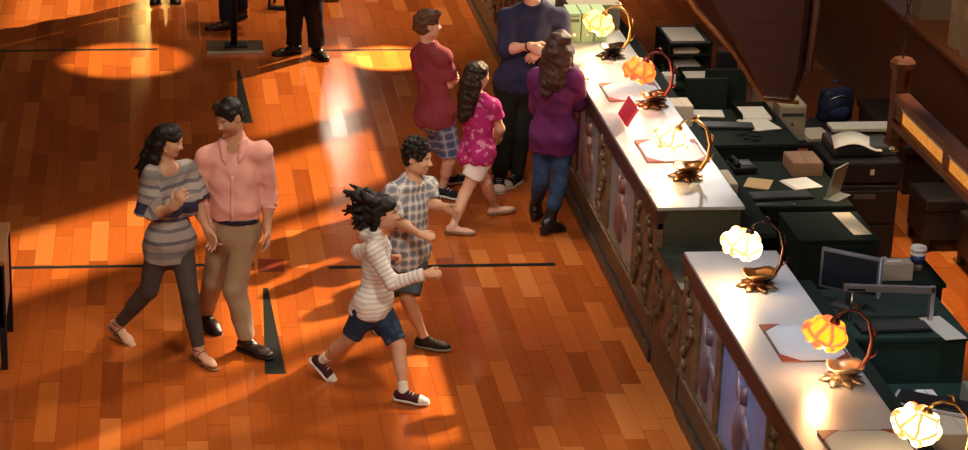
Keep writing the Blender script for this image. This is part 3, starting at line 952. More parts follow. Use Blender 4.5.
def flower_lamp(label, loc, rotz, sm, stem_m, leaf_m, power, col):
    t = empty('flower_lamp', label, 'lamp', loc, rotz, 'flower lamps along the counter')
    bm = bmesh.new()
    for k in range(7):                      # a rosette of leaves
        a = k * 2 * PI / 7 + 0.3
        pts = [(0.015 * math.cos(a), 0.015 * math.sin(a), 0.014), (0.06 * math.cos(a), 0.06 * math.sin(a), 0.022), (0.10 * math.cos(a), 0.10 * math.sin(a), 0.013), (0.128 * math.cos(a), 0.128 * math.sin(a), 0.006)]
        bm_tube(bm, pts, [0.012, 0.034, 0.026, 0.004], 8, 0.35)
    bm_lathe(bm, [(0.0, 0), (0.075, 0), (0.08, 0.012), (0.05, 0.03), (0.03, 0.05), (0.0, 0.055)], 20)
    finish(bm, 'base', leaf_m, t, smooth=True)
    bm = bmesh.new()                        # lily pad rising over the base
    rows = []
    for i in range(6):
        u = i / 5
        rows.append([bm.verts.new(((0.02 + 0.075 * u) * math.cos(a) * 1.1 + 0.01, (0.02 + 0.075 * u) * math.sin(a), 0.05 + 0.045 * u * u + 0.012 * math.sin(3 * a) * u)) for a in np.linspace(0, 2 * PI, 20, endpoint=False)])
    for a, b in zip(rows, rows[1:]):
        for k in range(20):
            bm.faces.new((a[k], a[(k + 1) % 20], b[(k + 1) % 20], b[k]))
    pad = finish(bm, 'lily_pad', leaf_m, t, smooth=True)
    sol = pad.modifiers.new('t', 'SOLIDIFY'); sol.thickness = 0.005
    tube('stem', [(0.03, 0, 0.03), (0.09, 0.0, 0.06), (0.135, 0.0, 0.14), (0.145, 0, 0.24), (0.115, 0, 0.345), (0.06, 0, 0.40), (0.0, 0, 0.412), (-0.045, 0, 0.395), (-0.065, 0, 0.365)],
         [0.013, 0.016, 0.014, 0.011, 0.009, 0.008, 0.008, 0.008, 0.010], stem_m, t)
    for pts, rr in (([(0.145, 0, 0.22), (0.165, 0.01, 0.27), (0.15, 0.02, 0.31)], [0.008, 0.012, 0.003]), ([(0.13, 0, 0.12), (0.16, -0.02, 0.15), (0.17, -0.03, 0.19)], [0.008, 0.011, 0.003]), ([(0.06, 0, 0.40), (0.05, 0.03, 0.43), (0.02, 0.04, 0.43)], [0.007, 0.012, 0.003])):
        bm = bmesh.new(); bm_tube(bm, pts, rr, 8, 0.5)
        finish(bm, 'bud', stem_m, t, smooth=True)
    lathe('cap', [(0.0, 0.02), (0.014, 0.016), (0.026, 0.0), (0.030, -0.02), (0.0, -0.022)], stem_m, t, 14, (-0.07, 0, 0.355))
    sh = link('flower_shade', flower_mesh(len(label)), sm, t)
    sh.scale = (1.36, 1.3, 1.2); sh.location = (-0.11, 0, 0.285); sh.rotation_euler = (0, 0.35, 0)
    bm = bmesh.new(); bmesh.ops.create_uvsphere(bm, u_segments=16, v_segments=10, radius=0.022, matrix=Matrix.Translation((0, 0, -0.05)))
    finish(bm, 'bulb', shade_mat('bulb_glow', (1.0, 0.80, 0.45), 14.0), sh, smooth=True)
    l = bpy.data.lights.new('lamp_light', 'POINT'); l.energy = power; l.color = col; l.shadow_soft_size = 0.05
    lo = bpy.data.objects.new('lamp_light', l); COL.objects.link(lo); lo.parent = t; lo.location = (-0.13, 0.0, 0.15)
    return t
WARM = (1.0, 0.62, 0.28)
sW = petal_glow('white_glow_glass', (1.0, 0.74, 0.36), (0.30, 0.060, 0.004), 4.2)
sR = petal_glow('red_orange_glass', (1.0, 0.20, 0.02), (0.70, 0.02, 0.025), 1.4)
sY = petal_glow('amber_glass', (1.0, 0.40, 0.015), (0.8, 0.04, 0.05), 1.4)
flower_lamp('flower lamp with dark lily pad base beside the green binders', (3.565, 17.764, 1.1), 0.0, petal_glow('amber_white_glass', (1.0, 0.52, 0.14), (0.4, 0.07, 0.003), 3.2), mat('gilt', (0.6, 0.35, 0.12), 0.3, 0.9), mat('dark_lamp_metal', (0.03, 0.016, 0.012), 0.3, 0.6), 5, WARM)
flower_lamp('flower lamp with red orange petals standing above a blotter, second from the far end', (3.625, 16.446, 1.1), 0.15, sR, mat('red_bronze', (0.24, 0.05, 0.04), 0.3, 0.8), LBR, 4, (1.0, 0.4, 0.2))
flower_lamp('glowing white flower lamp on gilt leaf base near the end of the far counter', (3.523, 14.806, 1.1), -0.1, sW, mat('gilt_stem', (0.5, 0.28, 0.10), 0.3, 0.9), LBR, 2.5, WARM)
flower_lamp('glowing white flower lamp with thin dark hoop stem at the start of the near counter', (3.515, 12.809, 1.1), 0.1, sW, mat('dark_hoop_metal', (0.05, 0.025, 0.02), 0.25, 0.9), LBR, 9, WARM)
flower_lamp('amber flower lamp with red rimmed petals beside a blotter on the near counter', (3.638, 11.427, 1.1), 0.05, sY, mat('rust_metal', (0.13, 0.04, 0.03), 0.3, 0.8), mat('pale_gilt', (0.62, 0.46, 0.32), 0.3, 0.8), 4, WARM)
flower_lamp('nearest glowing white flower lamp, its base cut by the bottom of the photo', (3.768, 10.246, 1.1), -0.2, sW, mat('brass_stem', (0.55, 0.36, 0.12), 0.3, 0.9), LBR, 9, WARM)

# ---------------------------------------------------------------- blotters on the counter
SHEET = fabric('pale_sheet', (0.44, 0.49, 0.56), 0.45, var=0.04)
LEATH = mat('red_leather', (0.22, 0.035, 0.02), 0.4)
def blotter(label, x0, x1, y0, y1, edge):
    z = 1.1005
    t = empty('desk_blotter', label, 'blotter', (x0, y0, z), group='blotters on the counter')
    box('pad', (0, 0, 0), (x1 - x0, y1 - y0, 0.006), edge, t, 0.002)
    box('sheet', (0.014, 0.012, 0.006), (x1 - x0 - 0.014, y1 - y0 - 0.012, 0.0075), SHEET, t, 0)
    w, d = x1 - x0, y1 - y0
    for cx, cy, sx, sy in ((0, 0, 1, 1), (w, 0, -1, 1), (0, d, 1, -1), (w, d, -1, -1)):
        poly = [(cx, cy), (cx + sx * 0.11, cy), (cx, cy + sy * 0.11)]
        if sx * sy < 0: poly = poly[::-1]
        prism('corner', poly, 0.006, 0.010, LEATH, t)
EDGE_D = mat('dark_brown_edge', (0.05, 0.02, 0.014), 0.4)
blotter('brown edged blotter between the two furthest lamps, in front of the purple jumper', 3.33, 3.76, (3.26, 16.561, 1.1)[1], (3.283, 17.028, 1.1)[1], EDGE_D)
blotter('red edged blotter reflecting the red lamp on the far counter', 3.33, 3.76, (3.311, 15.133, 1.1)[1], (3.316, 15.621, 1.1)[1], LEATH)
blotter('blotter with red leather corners left of the amber lamp', 3.38, 3.77, (3.312, 11.684, 1.1)[1], (3.358, 12.211, 1.1)[1], EDGE_D)
blotter('blotter with red leather corners at the bottom edge of the photo', 3.33, 3.77, (3.347, 10.794, 1.1)[1] - 0.42, (3.347, 10.794, 1.1)[1], EDGE_D)
tag(box('red_menu_stand', (-0.012, 0, 0), (0.012, 0.30, 0.16), mat('red_acrylic', (0.55, 0.03, 0.06), 0.25), None, 0.003, rot=RY(0.5)), 'small slanted red stand on the far counter between two lamps', 'stand').location = (3.364, 15.874, 1.115)

# ---------------------------------------------------------------- binders on the counter
BG = fabric('pale_green_card', (0.26, 0.40, 0.25), 0.6)
bx0 = (3.234, 18.219, 1.1); 
for k, lab in enumerate(('pale green binder left of three, beside the man in navy', 'pale green binder in the middle of the row on the counter', 'pale green binder right of the row, beside the furthest lamp')):
    t = empty('binder', lab, 'binder', ((3.295, 18.216, 1.1)[0] + 0.107 * k, (3.356, 18.214, 1.1)[1], 1.1), group='green binders on the counter')
    box('cover', (0.003, 0.0, 0.0), (0.103, 0.30, 0.235), BG, t, 0.004)
    box('label_plate', (0.02, -0.0015, 0.165), (0.086, 0.004, 0.19), mat('dark_label', (0.03, 0.05, 0.03), 0.5), t, 0)
    box('title_strip', (0.02, -0.0015, 0.21), (0.086, 0.004, 0.22), mat('strip_label', (0.05, 0.07, 0.05), 0.5), t, 0)
    lathe('finger_ring', [(0.012, 0), (0.016, 0), (0.016, 0.003), (0.012, 0.003)], LCH, t, 14).matrix_local = Matrix.Translation((0.053, 0, 0.06)) @ Matrix.Rotation(PI / 2, 4, 'X')
t = empty('document_box', 'grey lidded box lying on the counter behind the green binders', 'box', ((3.405, 18.896, 1.1)[0] - 0.04, (3.356, 18.214, 1.1)[1] + 0.36, 1.1))
box('body', (0, 0, 0), (0.42, 0.7, 0.20), fabric('grey_card', (0.16, 0.15, 0.13)), t, 0.004)
box('lid', (-0.008, -0.008, 0.17), (0.428, 0.708, 0.212), fabric('pale_grey_card', (0.24, 0.23, 0.20)), t, 0.004)
# ---------------------------------------------------------------- staff desks
BLACKP = mat('black_plastic', (0.010, 0.010, 0.011), 0.5, spec=0.25)
DGREY = mat('dark_grey_plastic', (0.05, 0.05, 0.052), 0.45)
BEIGE = mat('beige_plastic', (0.42, 0.36, 0.26), 0.55)
WHITEP = fabric('white_paper', (0.75, 0.73, 0.68), 0.7, var=0.03)
CREAM = fabric('cream_paper', (0.62, 0.54, 0.42), 0.7, var=0.05)
STEEL = mat('brushed_steel', (0.55, 0.55, 0.58), 0.3, 1.0)
TEAL = fabric('teal_laminate', (0.02, 0.045, 0.04), 0.5)
BROWNC = fabric('brown_card', (0.26, 0.16, 0.11), 0.8)
SCREEN = mat('dark_screen', (0.015, 0.02, 0.035), 0.12)

def desk(label, x0, x1, y0, y1, z=0.75, m=GREEN):
    t = empty('desk', label, 'desk', (x0, y0, 0), group='staff desks')
    w, d = x1 - x0, y1 - y0
    box('top', (0, 0, z - 0.03), (w, d, z), m, t, 0.004)
    box('front_panel', (0.02, 0.015, 0.02), (w - 0.02, 0.04, z - 0.03), m, t, 0.003)
    for q in (0.02, w - 0.05):
        box('side_panel', (q, 0.04, 0.0), (q + 0.03, d - 0.02, z - 0.03), m, t, 0.003)
    return t
def sheet(name, label, cat, loc, w, d, rz, m=WHITEP, h=0.004, group=None, n=3):
    t = empty(name, label, cat, loc, rz, group)
    for k in range(n):
        box('sheet', (k * 0.006, -k * 0.004, k * h), (w + k * 0.006, d - k * 0.004, (k + 1) * h - 0.0006), m, t, 0)
    return t
def paper_stack(label, px, w, d, rz, group='loose papers on the desks', m=WHITEP, n=3):
    return sheet('paper_stack', label, 'papers', px, w, d, rz, m, 0.004, group, n)
def carton(name, label, cat, loc, w, d, h, rz, m, lid=None):
    t = empty(name, label, cat, loc, rz)
    box('body', (0, 0, 0), (w, d, h), m, t, 0.004)
    bm = bmesh.new(); bm_box(bm, (w * .47, -0.001, h * .15), (w * .53, 0.002, h), 0)
    bm_box(bm, (0.004, 0.004, h), (w / 2 - 0.003, d - 0.004, h + 0.004), 0); bm_box(bm, (w / 2 + 0.003, 0.004, h), (w - 0.004, d - 0.004, h + 0.004), 0)
    finish(bm, 'flap', lid or m, t)
    return t
def keyboard(label, loc, rz, tilt=0.0, m=BLACKP):
    t = empty('keyboard', label, 'keyboard', loc, rz, 'keyboards on the desks')
    t.rotation_euler[0] = tilt
    box('case', (0, 0, 0), (0.44, 0.15, 0.018), m, t, 0.004)
    bm = bmesh.new()
    for i in range(18):
        for j in range(5):
            bm_box(bm, (0.012 + i * 0.0232, 0.012 + j * 0.026, 0.018), (0.032 + i * 0.0232, 0.034 + j * 0.026, 0.024), 0)
    finish(bm, 'keys', DGREY, t)
    return t

d1 = (4.04, 15.189, 0.75)[1]; d3 = (4.183, 16.57, 0.75)[1]; d4 = (4.291, 18.109, 0.75)[1]
desk('green-black desk holding the clear document stand, right beside the far counter', 4.08, 4.80, d1, d1 + 0.98)
desk('green-black desk in front of the beige computer cases, covered with papers and a keyboard', 4.06, 4.80, d3, d3 + 0.90)
desk('dark desk with the square black monitor, furthest row', 4.06, 4.75, d4, d4 + 0.38)
# filing unit with the sheet of paper
fx0, fx1 = (4.274, 14.603, 0.72)[0], (4.81, 14.582, 0.72)[0]
fy0, fy1 = (4.542, 14.592, 0.72)[1], (4.701, 15.164, 0.72)[1]
t = empty('filing_cabinet', 'dark green filing cabinet with a white sheet lying on top', 'cabinet', (fx0, fy0, 0))
box('body', (0, 0, 0), (fx1 - fx0, fy1 - fy0 - .01, 0.70), GREEN, t, 0.004)
box('top', (-0.005, -0.005, 0.70), (fx1 - fx0 + .005, fy1 - fy0 - .01, 0.72), GREEN, t, 0.003)
for k in range(2):
    dr = box('drawer', (0.02, -0.012, 0.05 + k * 0.33), (fx1 - fx0 - 0.02, 0.004, 0.35 + k * 0.33), GREEN, t, 0.004)
    tube('handle', [(0.16, -0.012, 0.25 + k * .33), (0.16, -0.03, 0.25 + k * .33), (0.30, -0.03, 0.25 + k * .33), (0.30, -0.012, 0.25 + k * .33)], 0.006, STEEL, dr, 8)
a = (4.662, 14.683, 0.721)
sheet('paper_sheet', 'white sheet lying on the dark green filing cabinet', 'paper', a, 0.125, (4.621, 15.126, 0.72)[1] - a[1], 0.06, CREAM, 0.002, None, 1)
# front desk with the monitor
e1 = (4.93, 13.693, 0.75)[1]
desk('small dark desk with the paper cup and tissue box', (4.435, 13.713, 0.75)[0], (4.974, 13.691, 0.75)[0], e1, (5.017, 14.173, 0.75)[1], 0.75)
e0 = (4.6, 12.852, 0.75)[1]
desk('dark green desk in front with the flat monitor and steel bracket', 4.06, (4.852, 12.842, 0.75)[0], e0, e1 - 0.03, 0.74, TEAL)
e2 = (4.565, 12.726, 0.7)[1]
desk('lower dark shelf desk at the right edge with the slanted keyboard', 4.06, 5.0, (4.259, 11.724, 0.6)[1] - 0.2, e0 - 0.02, 0.45, TEAL)

# flat monitor on its stand
t = empty('flat_monitor', 'flat screen monitor with pale frame seen from behind the near counter', 'monitor', ((4.238, 13.35, 0.669)[0], 13.35, 0.741), -0.62)
bm = bmesh.new(); bm_box(bm, (-0.19, -0.012, 0.10), (0.19, 0.02, 0.36), 0.006)
fr = finish(bm, 'screen_frame', mat('blue_grey_frame', (0.16, 0.19, 0.26), 0.3, 0.4), t)
box('screen', (-0.172, -0.014, 0.118), (0.172, -0.006, 0.342), SCREEN, fr, 0)
box('bright_edge', (0.183, -0.014, 0.10), (0.194, 0.022, 0.36), mat('pale_edge', (0.45, 0.55, 0.75), 0.3), fr, 0.002)
tube('stand', [(0, 0.02, 0.0), (0, 0.025, 0.14)], 0.018, DGREY, t)
box('foot', (-0.09, -0.05, 0.0), (0.09, 0.09, 0.012), DGREY, t, 0.004)
# bracket
t = empty('steel_bracket', 'bent steel bracket arm with slots standing in front of the flat monitor', 'bracket', ((4.132, 13.15, 0.673)[0], 13.10, 0.741))
bm = bmesh.new(); bm_box(bm, (0.0, 0, 0.19), (0.56, 0.03, 0.235), 0.004, RY(0.05)); bm_box(bm, (0.535, -0.0, 0.0), (0.565, 0.03, 0.225), 0.004)
finish(bm, 'arm', mat('pale_steel', (0.5, 0.5, 0.55), 0.35, 0.8), t)
bm = bmesh.new(); bm_box(bm, (0.02, -0.002, 0.208), (0.13, 0.003, 0.222), 0, RY(0.05))
finish(bm, 'slot', BLACKP, t)
tube('post', [(0.05, 0.015, 0), (0.06, 0.015, 0.20)], 0.008, STEEL, t)
keyboard('black keyboard on the desk behind the steel bracket', (4.20, 12.91, 0.742), 0.04)
# paper, tissue box, cup
sheet('paper_stack', 'bright white papers at the right end of the near desk', 'papers', (4.68, 12.80, 0.742), 0.13, 0.36, 0.15, WHITEP, 0.003, None, 2)
t = empty('tissue_box', 'beige tissue box beside the paper cup', 'box', (4.555, e1 + 0.06, 0.751))
box('body', (0, 0, 0), (0.215, 0.11, 0.115), fabric('beige_card', (0.45, 0.36, 0.28)), t, 0.004)
box('opening', (0.06, 0.035, 0.114), (0.155, 0.075, 0.1165), fabric('tissue', (0.7, 0.66, 0.62)), t, 0)
t = empty('paper_cup', 'white lidded paper cup with a blue band on the small dark desk', 'cup', (4.86, e1 + 0.26, 0.751))
lathe('cup', [(0.0, 0), (0.036, 0), (0.050, 0.135), (0.0, 0.135)], WHITEP, t)
lathe('band', [(0.0402, 0.045), (0.0412, 0.045), (0.0472, 0.105), (0.0462, 0.105)], mat('blue_sleeve', (0.03, 0.04, 0.17), 0.5), t)
lathe('lid', [(0.0, 0.133), (0.054, 0.133), (0.054, 0.143), (0.048, 0.158), (0.044, 0.158), (0.042, 0.150), (0.0, 0.150)], mat('white_lid', (0.8, 0.78, 0.74), 0.4), t)
t = empty('hole_punch', 'small grey desk tool lying behind the tissue box', 'desk tool', (4.56, e1 + 0.24, 0.751), 0.3)
box('base', (0, 0, 0), (0.14, 0.10, 0.02), DGREY, t, 0.004); box('lever', (0.01, 0.02, 0.02), (0.15, 0.08, 0.05), mat('grey_lever', (0.3, 0.29, 0.27), 0.4), t, 0.008, RY(-0.15))

# clear document stand and the clutter on desk one
t = empty('document_stand', 'clear upright document stand at the right end of a dark desk', 'stand', (4.66, d1 + 0.10, 0.751), -0.75)
box('plate', (-0.012, 0.0, 0.0), (0.0, 0.20, 0.24), mat('clear_acrylic', (0.32, 0.33, 0.30), 0.2), t, 0.003, RY(0.22))
box('foot', (-0.05, 0.0, 0.0), (0.06, 0.20, 0.008), mat('clear_foot', (0.25, 0.26, 0.24), 0.2), t, 0.002)
keyboard('dark keyboard among papers on the desk with the document stand', (4.12, d1 + 0.10, 0.752), 0.08)
paper_stack('tan envelope lying on the desk just past the far counter end', (4.12, d1 + 0.40, 0.752), 0.17, 0.22, -0.4, m=fabric('tan_envelope', (0.50, 0.34, 0.18)))
paper_stack('white papers behind the keyboard on the desk with the document stand', (4.48, d1 + 0.32, 0.752), 0.20, 0.22, 0.3)
t = empty('steel_edge_ruler', 'steel ruler at the front edge of the desk behind the white lamp', 'ruler', (4.10, d1 + 0.02, 0.752)); box('blade', (0, 0, 0), (0.30, 0.035, 0.004), STEEL, t, 0.001); box('grip', (0.01, 0.012, 0.004), (0.29, 0.02, 0.008), BLACKP, t, 0.001)
# desk three: brown box and papers
carton('brown_box', 'low brown cardboard box on the back of the desk with the clear document stand', 'box', (4.53, d1 + 0.62, 0.752), 0.22, 0.28, 0.10, 0.0, BROWNC)
paper_stack('pale papers right of the keyboard, in front of the beige computer cases', (4.52, d3 + 0.30, 0.752), 0.21, 0.30, 0.25)
keyboard('black keyboard on the desk in front of the beige computer cases', (4.09, d3 + 0.38, 0.752), -0.1)
paper_stack('loose papers behind the black keyboard', (4.10, d3 + 0.69, 0.752), 0.26, 0.18, -0.1)
carton('file_box', 'beige file box on the inner ledge behind the glowing white lamp of the far counter', 'box', (3.80, 14.95, 0.901), 0.12, 0.3, 0.10, 0.0, CREAM)
# square monitor, dark panels
t = empty('square_monitor', 'square black monitor facing away on the furthest desk', 'monitor', (4.62, d4 + 0.14, 0.752), 0.0)
box('back_case', (-0.085, 0.0, 0.04), (0.085, 0.06, 0.24), BLACKP, t, 0.012); box('foot', (-0.07, -0.02, 0), (0.07, 0.12, 0.012), BLACKP, t, 0.004); box('neck', (-0.02, 0.06, 0.0), (0.02, 0.08, 0.12), BLACKP, t, 0.004)
for k, (px, lab) in enumerate(((4.30, 'dark green screen panel behind the red lamp'), (4.52, 'dark green screen panel left of the square monitor'))):
    t = empty('desk_screen', lab, 'panel', (px, d4 - 0.47 + 0.25 * k, 0), group='dark desk screens')
    box('board', (-0.16, 0, 0.06), (0.18, 0.03, 0.95), GREEN, t, 0.004); box('foot', (-0.14, -0.10, 0), (0.16, 0.12, 0.06), BLACKP, t, 0.004)
# tray unit and shelves
t = empty('tray_rack', 'black paper tray rack with a white top sheet at the far end of the desks', 'rack', (4.19, 18.5, 0))
bm = bmesh.new()
for z in (0.62, 0.76, 0.89, 0.985): bm_box(bm, (0, 0, z), (0.36, 0.55, z + 0.015), 0.002)
for q in (0, 0.345): bm_box(bm, (q, 0, 0.0), (q + 0.015, 0.55, 1.0), 0.002)
finish(bm, 'rack_frame', BLACKP, t)
sheet('paper_stack', 'white sheets on top of the black tray rack', 'papers', (4.22, 18.55, 1.0015), 0.27, 0.42, 0.0, WHITEP, 0.004, None, 2)
sheet('paper_stack', 'papers in the middle of the black tray rack', 'papers', (4.24, 18.52, 0.906), 0.2, 0.42, 0.0, CREAM, 0.01, None, 2)
sheet('paper_stack', 'papers in the lower tray of the black rack', 'papers', (4.26, 18.52, 0.776), 0.2, 0.42, 0.0, WHITEP, 0.012, None, 2)
# telephone
t = empty('telephone', 'black desk telephone behind the red petalled lamp', 'telephone', (4.07, d4 + 0.16, 0.752), -0.1, 'desk telephones')
box('base', (0, 0, 0), (0.18, 0.2, 0.05), BLACKP, t, 0.01); tube('handset', [(0.035, 0.02, 0.06), (0.035, 0.06, 0.085), (0.035, 0.14, 0.085), (0.035, 0.18, 0.06)], [0.024, 0.017, 0.017, 0.024], BLACKP, t)
box('keypad', (0.08, 0.05, 0.049), (0.16, 0.14, 0.055), DGREY, t, 0.002)

# more of the clutter
def cable(label, pts, r=0.006):
    tag(tube('cable', pts, r, BLACKP, None, 8), label, 'cable', 'cables on the desks')
def coil(x, y, z, w, d, n, seed):
    r = random.Random(seed)
    return [(x + w * math.sin(i * 0.9 + r.uniform(-.3, .3)) * (0.5 + i / n / 2), y + d * i / n + 0.03 * math.cos(i * 1.7), z + 0.005 * (i % 3)) for i in range(n)]
cable('black cable winding over the front edge papers of the desk before the beige cases', coil(4.45, d3 + 0.05, 0.760, 0.10, 0.22, 16, 1))
cable('black cable looping beside the keyboard and monitor at the bracket', coil(4.17, 13.12, 0.748, 0.04, 0.12, 12, 2))
def tray(label, loc, rz, m=BLACKP):
    t = empty('letter_tray', label, 'tray', loc, rz, 'letter trays on the desks')
    box('floor', (0, 0, 0), (0.26, 0.33, 0.006), m, t, 0.001)
    for a, b in (((0, 0, 0.006), (0.006, 0.33, 0.06)), ((0.254, 0, 0.006), (0.26, 0.33, 0.06)), ((0.006, 0.324, 0.006), (0.254, 0.33, 0.06))):
        box('side', a, b, m, t, 0.001)
    box('sheet', (0.02, 0.01, 0.007), (0.235, 0.30, 0.03), WHITEP, t, 0.001)
tray('black letter tray full of white paper on the furthest desk, left of the square monitor', (4.26, d4 + 0.02, 0.752), 0.0)
tray('black letter tray of paper at the back right of the desk before the beige cases', (4.48, d3 + 0.56, 0.752), 0.0)
def phone(label, loc, rz):
    t = empty('telephone', label, 'telephone', loc, rz, 'desk telephones')
    box('base', (0, 0, 0), (0.18, 0.2, 0.05), BLACKP, t, 0.01); tube('handset', [(0.035, 0.02, 0.06), (0.035, 0.06, 0.085), (0.035, 0.14, 0.085), (0.035, 0.18, 0.06)], [0.024, 0.017, 0.017, 0.024], BLACKP, t)
    box('keypad', (0.08, 0.05, 0.049), (0.16, 0.14, 0.055), DGREY, t, 0.002)
phone('black desk telephone behind the tan envelope on the desk with the document stand', (4.12, d1 + 0.68, 0.752), 0.1)
carton('file_box', 'beige file box on the inner ledge behind the red petalled lamp', 'box', (3.80, 16.55, 0.901), 0.16, 0.22, 0.16, 0.0, CREAM)
carton('small_box', 'small white box on the back of the furthest desk edge by the phone', 'box', (4.08, d4 + 0.03, 0.752), 0.10, 0.10, 0.08, 0.0, WHITEP)
# beige computer cases, blue rucksack
def pc(label, loc, w, d, h):
    t = empty('computer_case', label, 'computer', loc, 0.0, 'beige computer cases')
    box('body', (0, 0, 0), (w, d, h), BEIGE, t, 0.006)
    box('front_bezel', (0.008, -0.012, 0.01), (w - 0.008, 0.001, h - 0.01), mat('beige_bezel', (0.36, 0.31, 0.22), 0.5), t, 0.005)
    box('drive_slot', (0.02, -0.015, h * .72), (w - 0.02, -0.010, h * .80), DGREY, t, 0.001)
    lathe('power_button', [(0.0, 0), (0.012, 0), (0.010, 0.006), (0, 0.006)], DGREY, t, 12).matrix_local = Matrix.Translation((w / 2, -0.012, h * .5)) @ Matrix.Rotation(PI / 2, 4, 'X')
    return t
t = empty('side_table', 'low dark side table under the beige computer cases', 'table', (4.80, 17.52, 0))
box('top', (0, 0, 0.40), (0.60, 0.62, 0.43), BLACKP, t, 0.004)
for qx in (0.02, 0.54):
    for qy in (0.02, 0.56): box('leg', (qx, qy, 0), (qx + 0.04, qy + 0.04, 0.40), BLACKP, t, 0.003)
pc('larger beige computer case beside the blue rucksack', (4.90, 17.60, 0.431), 0.215, 0.42, 0.30)
pc('narrow beige computer case left of the larger one', (4.81, 17.75, 0.431), 0.08, 0.40, 0.31)
sheet('paper_stack', 'papers lying in front of the beige computer cases', 'papers', (5.14, 17.58, 0.432), 0.2, 0.28, 0.1, CREAM, 0.01, None, 3)
t = empty('rucksack', 'dark blue rucksack standing beyond the beige computer cases', 'bag', (5.38, 18.55, 0.0), 0.2)
me, v = field_mesh('body', [Cone((-0.10, 0, 0.12), 0.10, (-0.09, 0, 0.50), 0.085, k=0.06), Cone((0.10, 0, 0.12), 0.10, (0.09, 0, 0.50), 0.085, k=0.06), Ell((0, -0.02, 0.30), (0.16, 0.13, 0.28), k=0.06)], 0.012, (), folds(0.008, 25, 4))
link('body', me, fabric('navy_nylon', (0.012, 0.018, 0.05), 0.5), t)
me, v = field_mesh('front_pocket', [Ell((0, -0.11, 0.22), (0.12, 0.06, 0.13), k=0.05)], 0.010)
link('front_pocket', me, fabric('blue_nylon', (0.02, 0.035, 0.10), 0.5), t)
tube('zip', [(-0.13, -0.095, 0.40), (-0.08, -0.118, 0.47), (0, -0.125, 0.50), (0.08, -0.118, 0.47), (0.13, -0.095, 0.40)], 0.008, STEEL, t)
tube('handle', [(-0.04, 0.02, 0.645), (-0.03, 0.02, 0.69), (0.03, 0.02, 0.69), (0.04, 0.02, 0.645)], 0.012, mat('blue_webbing', (0.03, 0.06, 0.2), 0.6), t)
t.scale = (0.80, 0.70, 0.52)
t.location = ((5.58, 18.385, 0.35)[0], (5.58, 18.385, 0.35)[1], 0.335)
b = empty('low_stool', 'low dark stool under the blue rucksack', 'stool', (t.location[0], t.location[1], 0))
box('seat', (-0.17, -0.14, 0.31), (0.17, 0.14, 0.338), BLACKP, b, 0.006)
for qx in (-0.16, 0.12):
    for qy in (-0.13, 0.09): box('leg', (qx, qy, 0), (qx + 0.04, qy + 0.04, 0.31), BLACKP, b, 0.003)

# copier
px, py = 4.87, 15.98
t = empty('copier', 'large black copier with printed sheets lying on its lid', 'copier', (px, py, 0))
box('cabinet', (0, 0, 0.0), (0.50, 0.50, 0.62), BLACKP, t, 0.012)
box('scanner', (-0.015, 0.0, 0.63), (0.51, 0.50, 0.80), BLACKP, t, 0.02)
box('feeder', (0.04, 0.12, 0.80), (0.50, 0.48, 0.88), DGREY, t, 0.015)
box('output_tray', (0.10, 0.40, 0.90), (0.56, 0.58, 0.925), mat('pale_tray', (0.62, 0.60, 0.54), 0.5), t, 0.004)
for k in range(2):
    d_ = box('paper_drawer', (0.02, -0.012, 0.06 + k * .27), (0.48, 0.005, 0.31 + k * .27), BLACKP, t, 0.006)
    box('grip', (0.17, -0.016, 0.25 + k * .27), (0.33, -0.008, 0.285 + k * .27), DGREY, d_, 0.002)
box('status_panel', (0.28, -0.006, 0.70), (0.31, 0.004, 0.74), mat('panel_light', (0.4, 0.4, 0.35), 0.4), t, 0.001)
bm = bmesh.new()
prev = None
for i in range(9):
    u = i / 8
    xx, zz = px + 0.02 + 0.36 * u, 0.885 + 0.045 * math.sin(PI * min(1, u * 1.2)) - 0.03 * u
    cur = [bm.verts.new((xx, py + 0.06 + 0.02 * u, zz)), bm.verts.new((xx + 0.05, py + 0.33 + 0.02 * u, zz + 0.012))]
    if prev: bm.faces.new((prev[0], cur[0], cur[1], prev[1]))
    prev = cur
o = finish(bm, 'paper_sheet', WHITEP, smooth=True); so = o.modifiers.new('t', 'SOLIDIFY'); so.thickness = 0.003
tag(o, 'cream printed sheets curling over the lid of the black copier', 'paper')

# slanted keyboard and little boxes at lower right
t = empty('keyboard_tray', 'slanted pale-edged keyboard tray at the lower right beside the near counter', 'keyboard tray', (4.12, 11.98, 0.74), -0.5)
box('tray', (0, -0.1, 0), (0.52, 0.10, 0.02), mat('pale_lilac_edge', (0.42, 0.40, 0.48), 0.35), t, 0.004)
box('keypad', (0.02, -0.085, 0.02), (0.50, 0.075, 0.034), BLACKP, t, 0.004)
tube('arm', [(0.24, 0, 0.0), (0.24, 0, -0.27)], 0.02, DGREY, t)
t2 = paper_stack('white sheet poking out at the end of the slanted keyboard tray', (4.50, 11.70, 0.62), 0.12, 0.16, 0.3, None, WHITEP, 1)
carton('small_box', 'small white box below the bracket desk, left of the larger one', 'box', (4.46, 12.52, 0.452), 0.11, 0.1, 0.05, 0.0, WHITEP)
carton('small_box', 'pale grey-green box on the low shelf at the right edge', 'box', (4.72, 12.46, 0.452), 0.12, 0.12, 0.12, 0.0, fabric('grey_green_card', (0.30, 0.34, 0.28)))
carton('card_box', 'cream cardboard box beside the nearest lamp at the bottom right', 'box', (4.22, (4.42, 11.93, 0.5)[1] - 0.42, 0.452), 0.30, 0.30, 0.28, 0.0, CREAM)

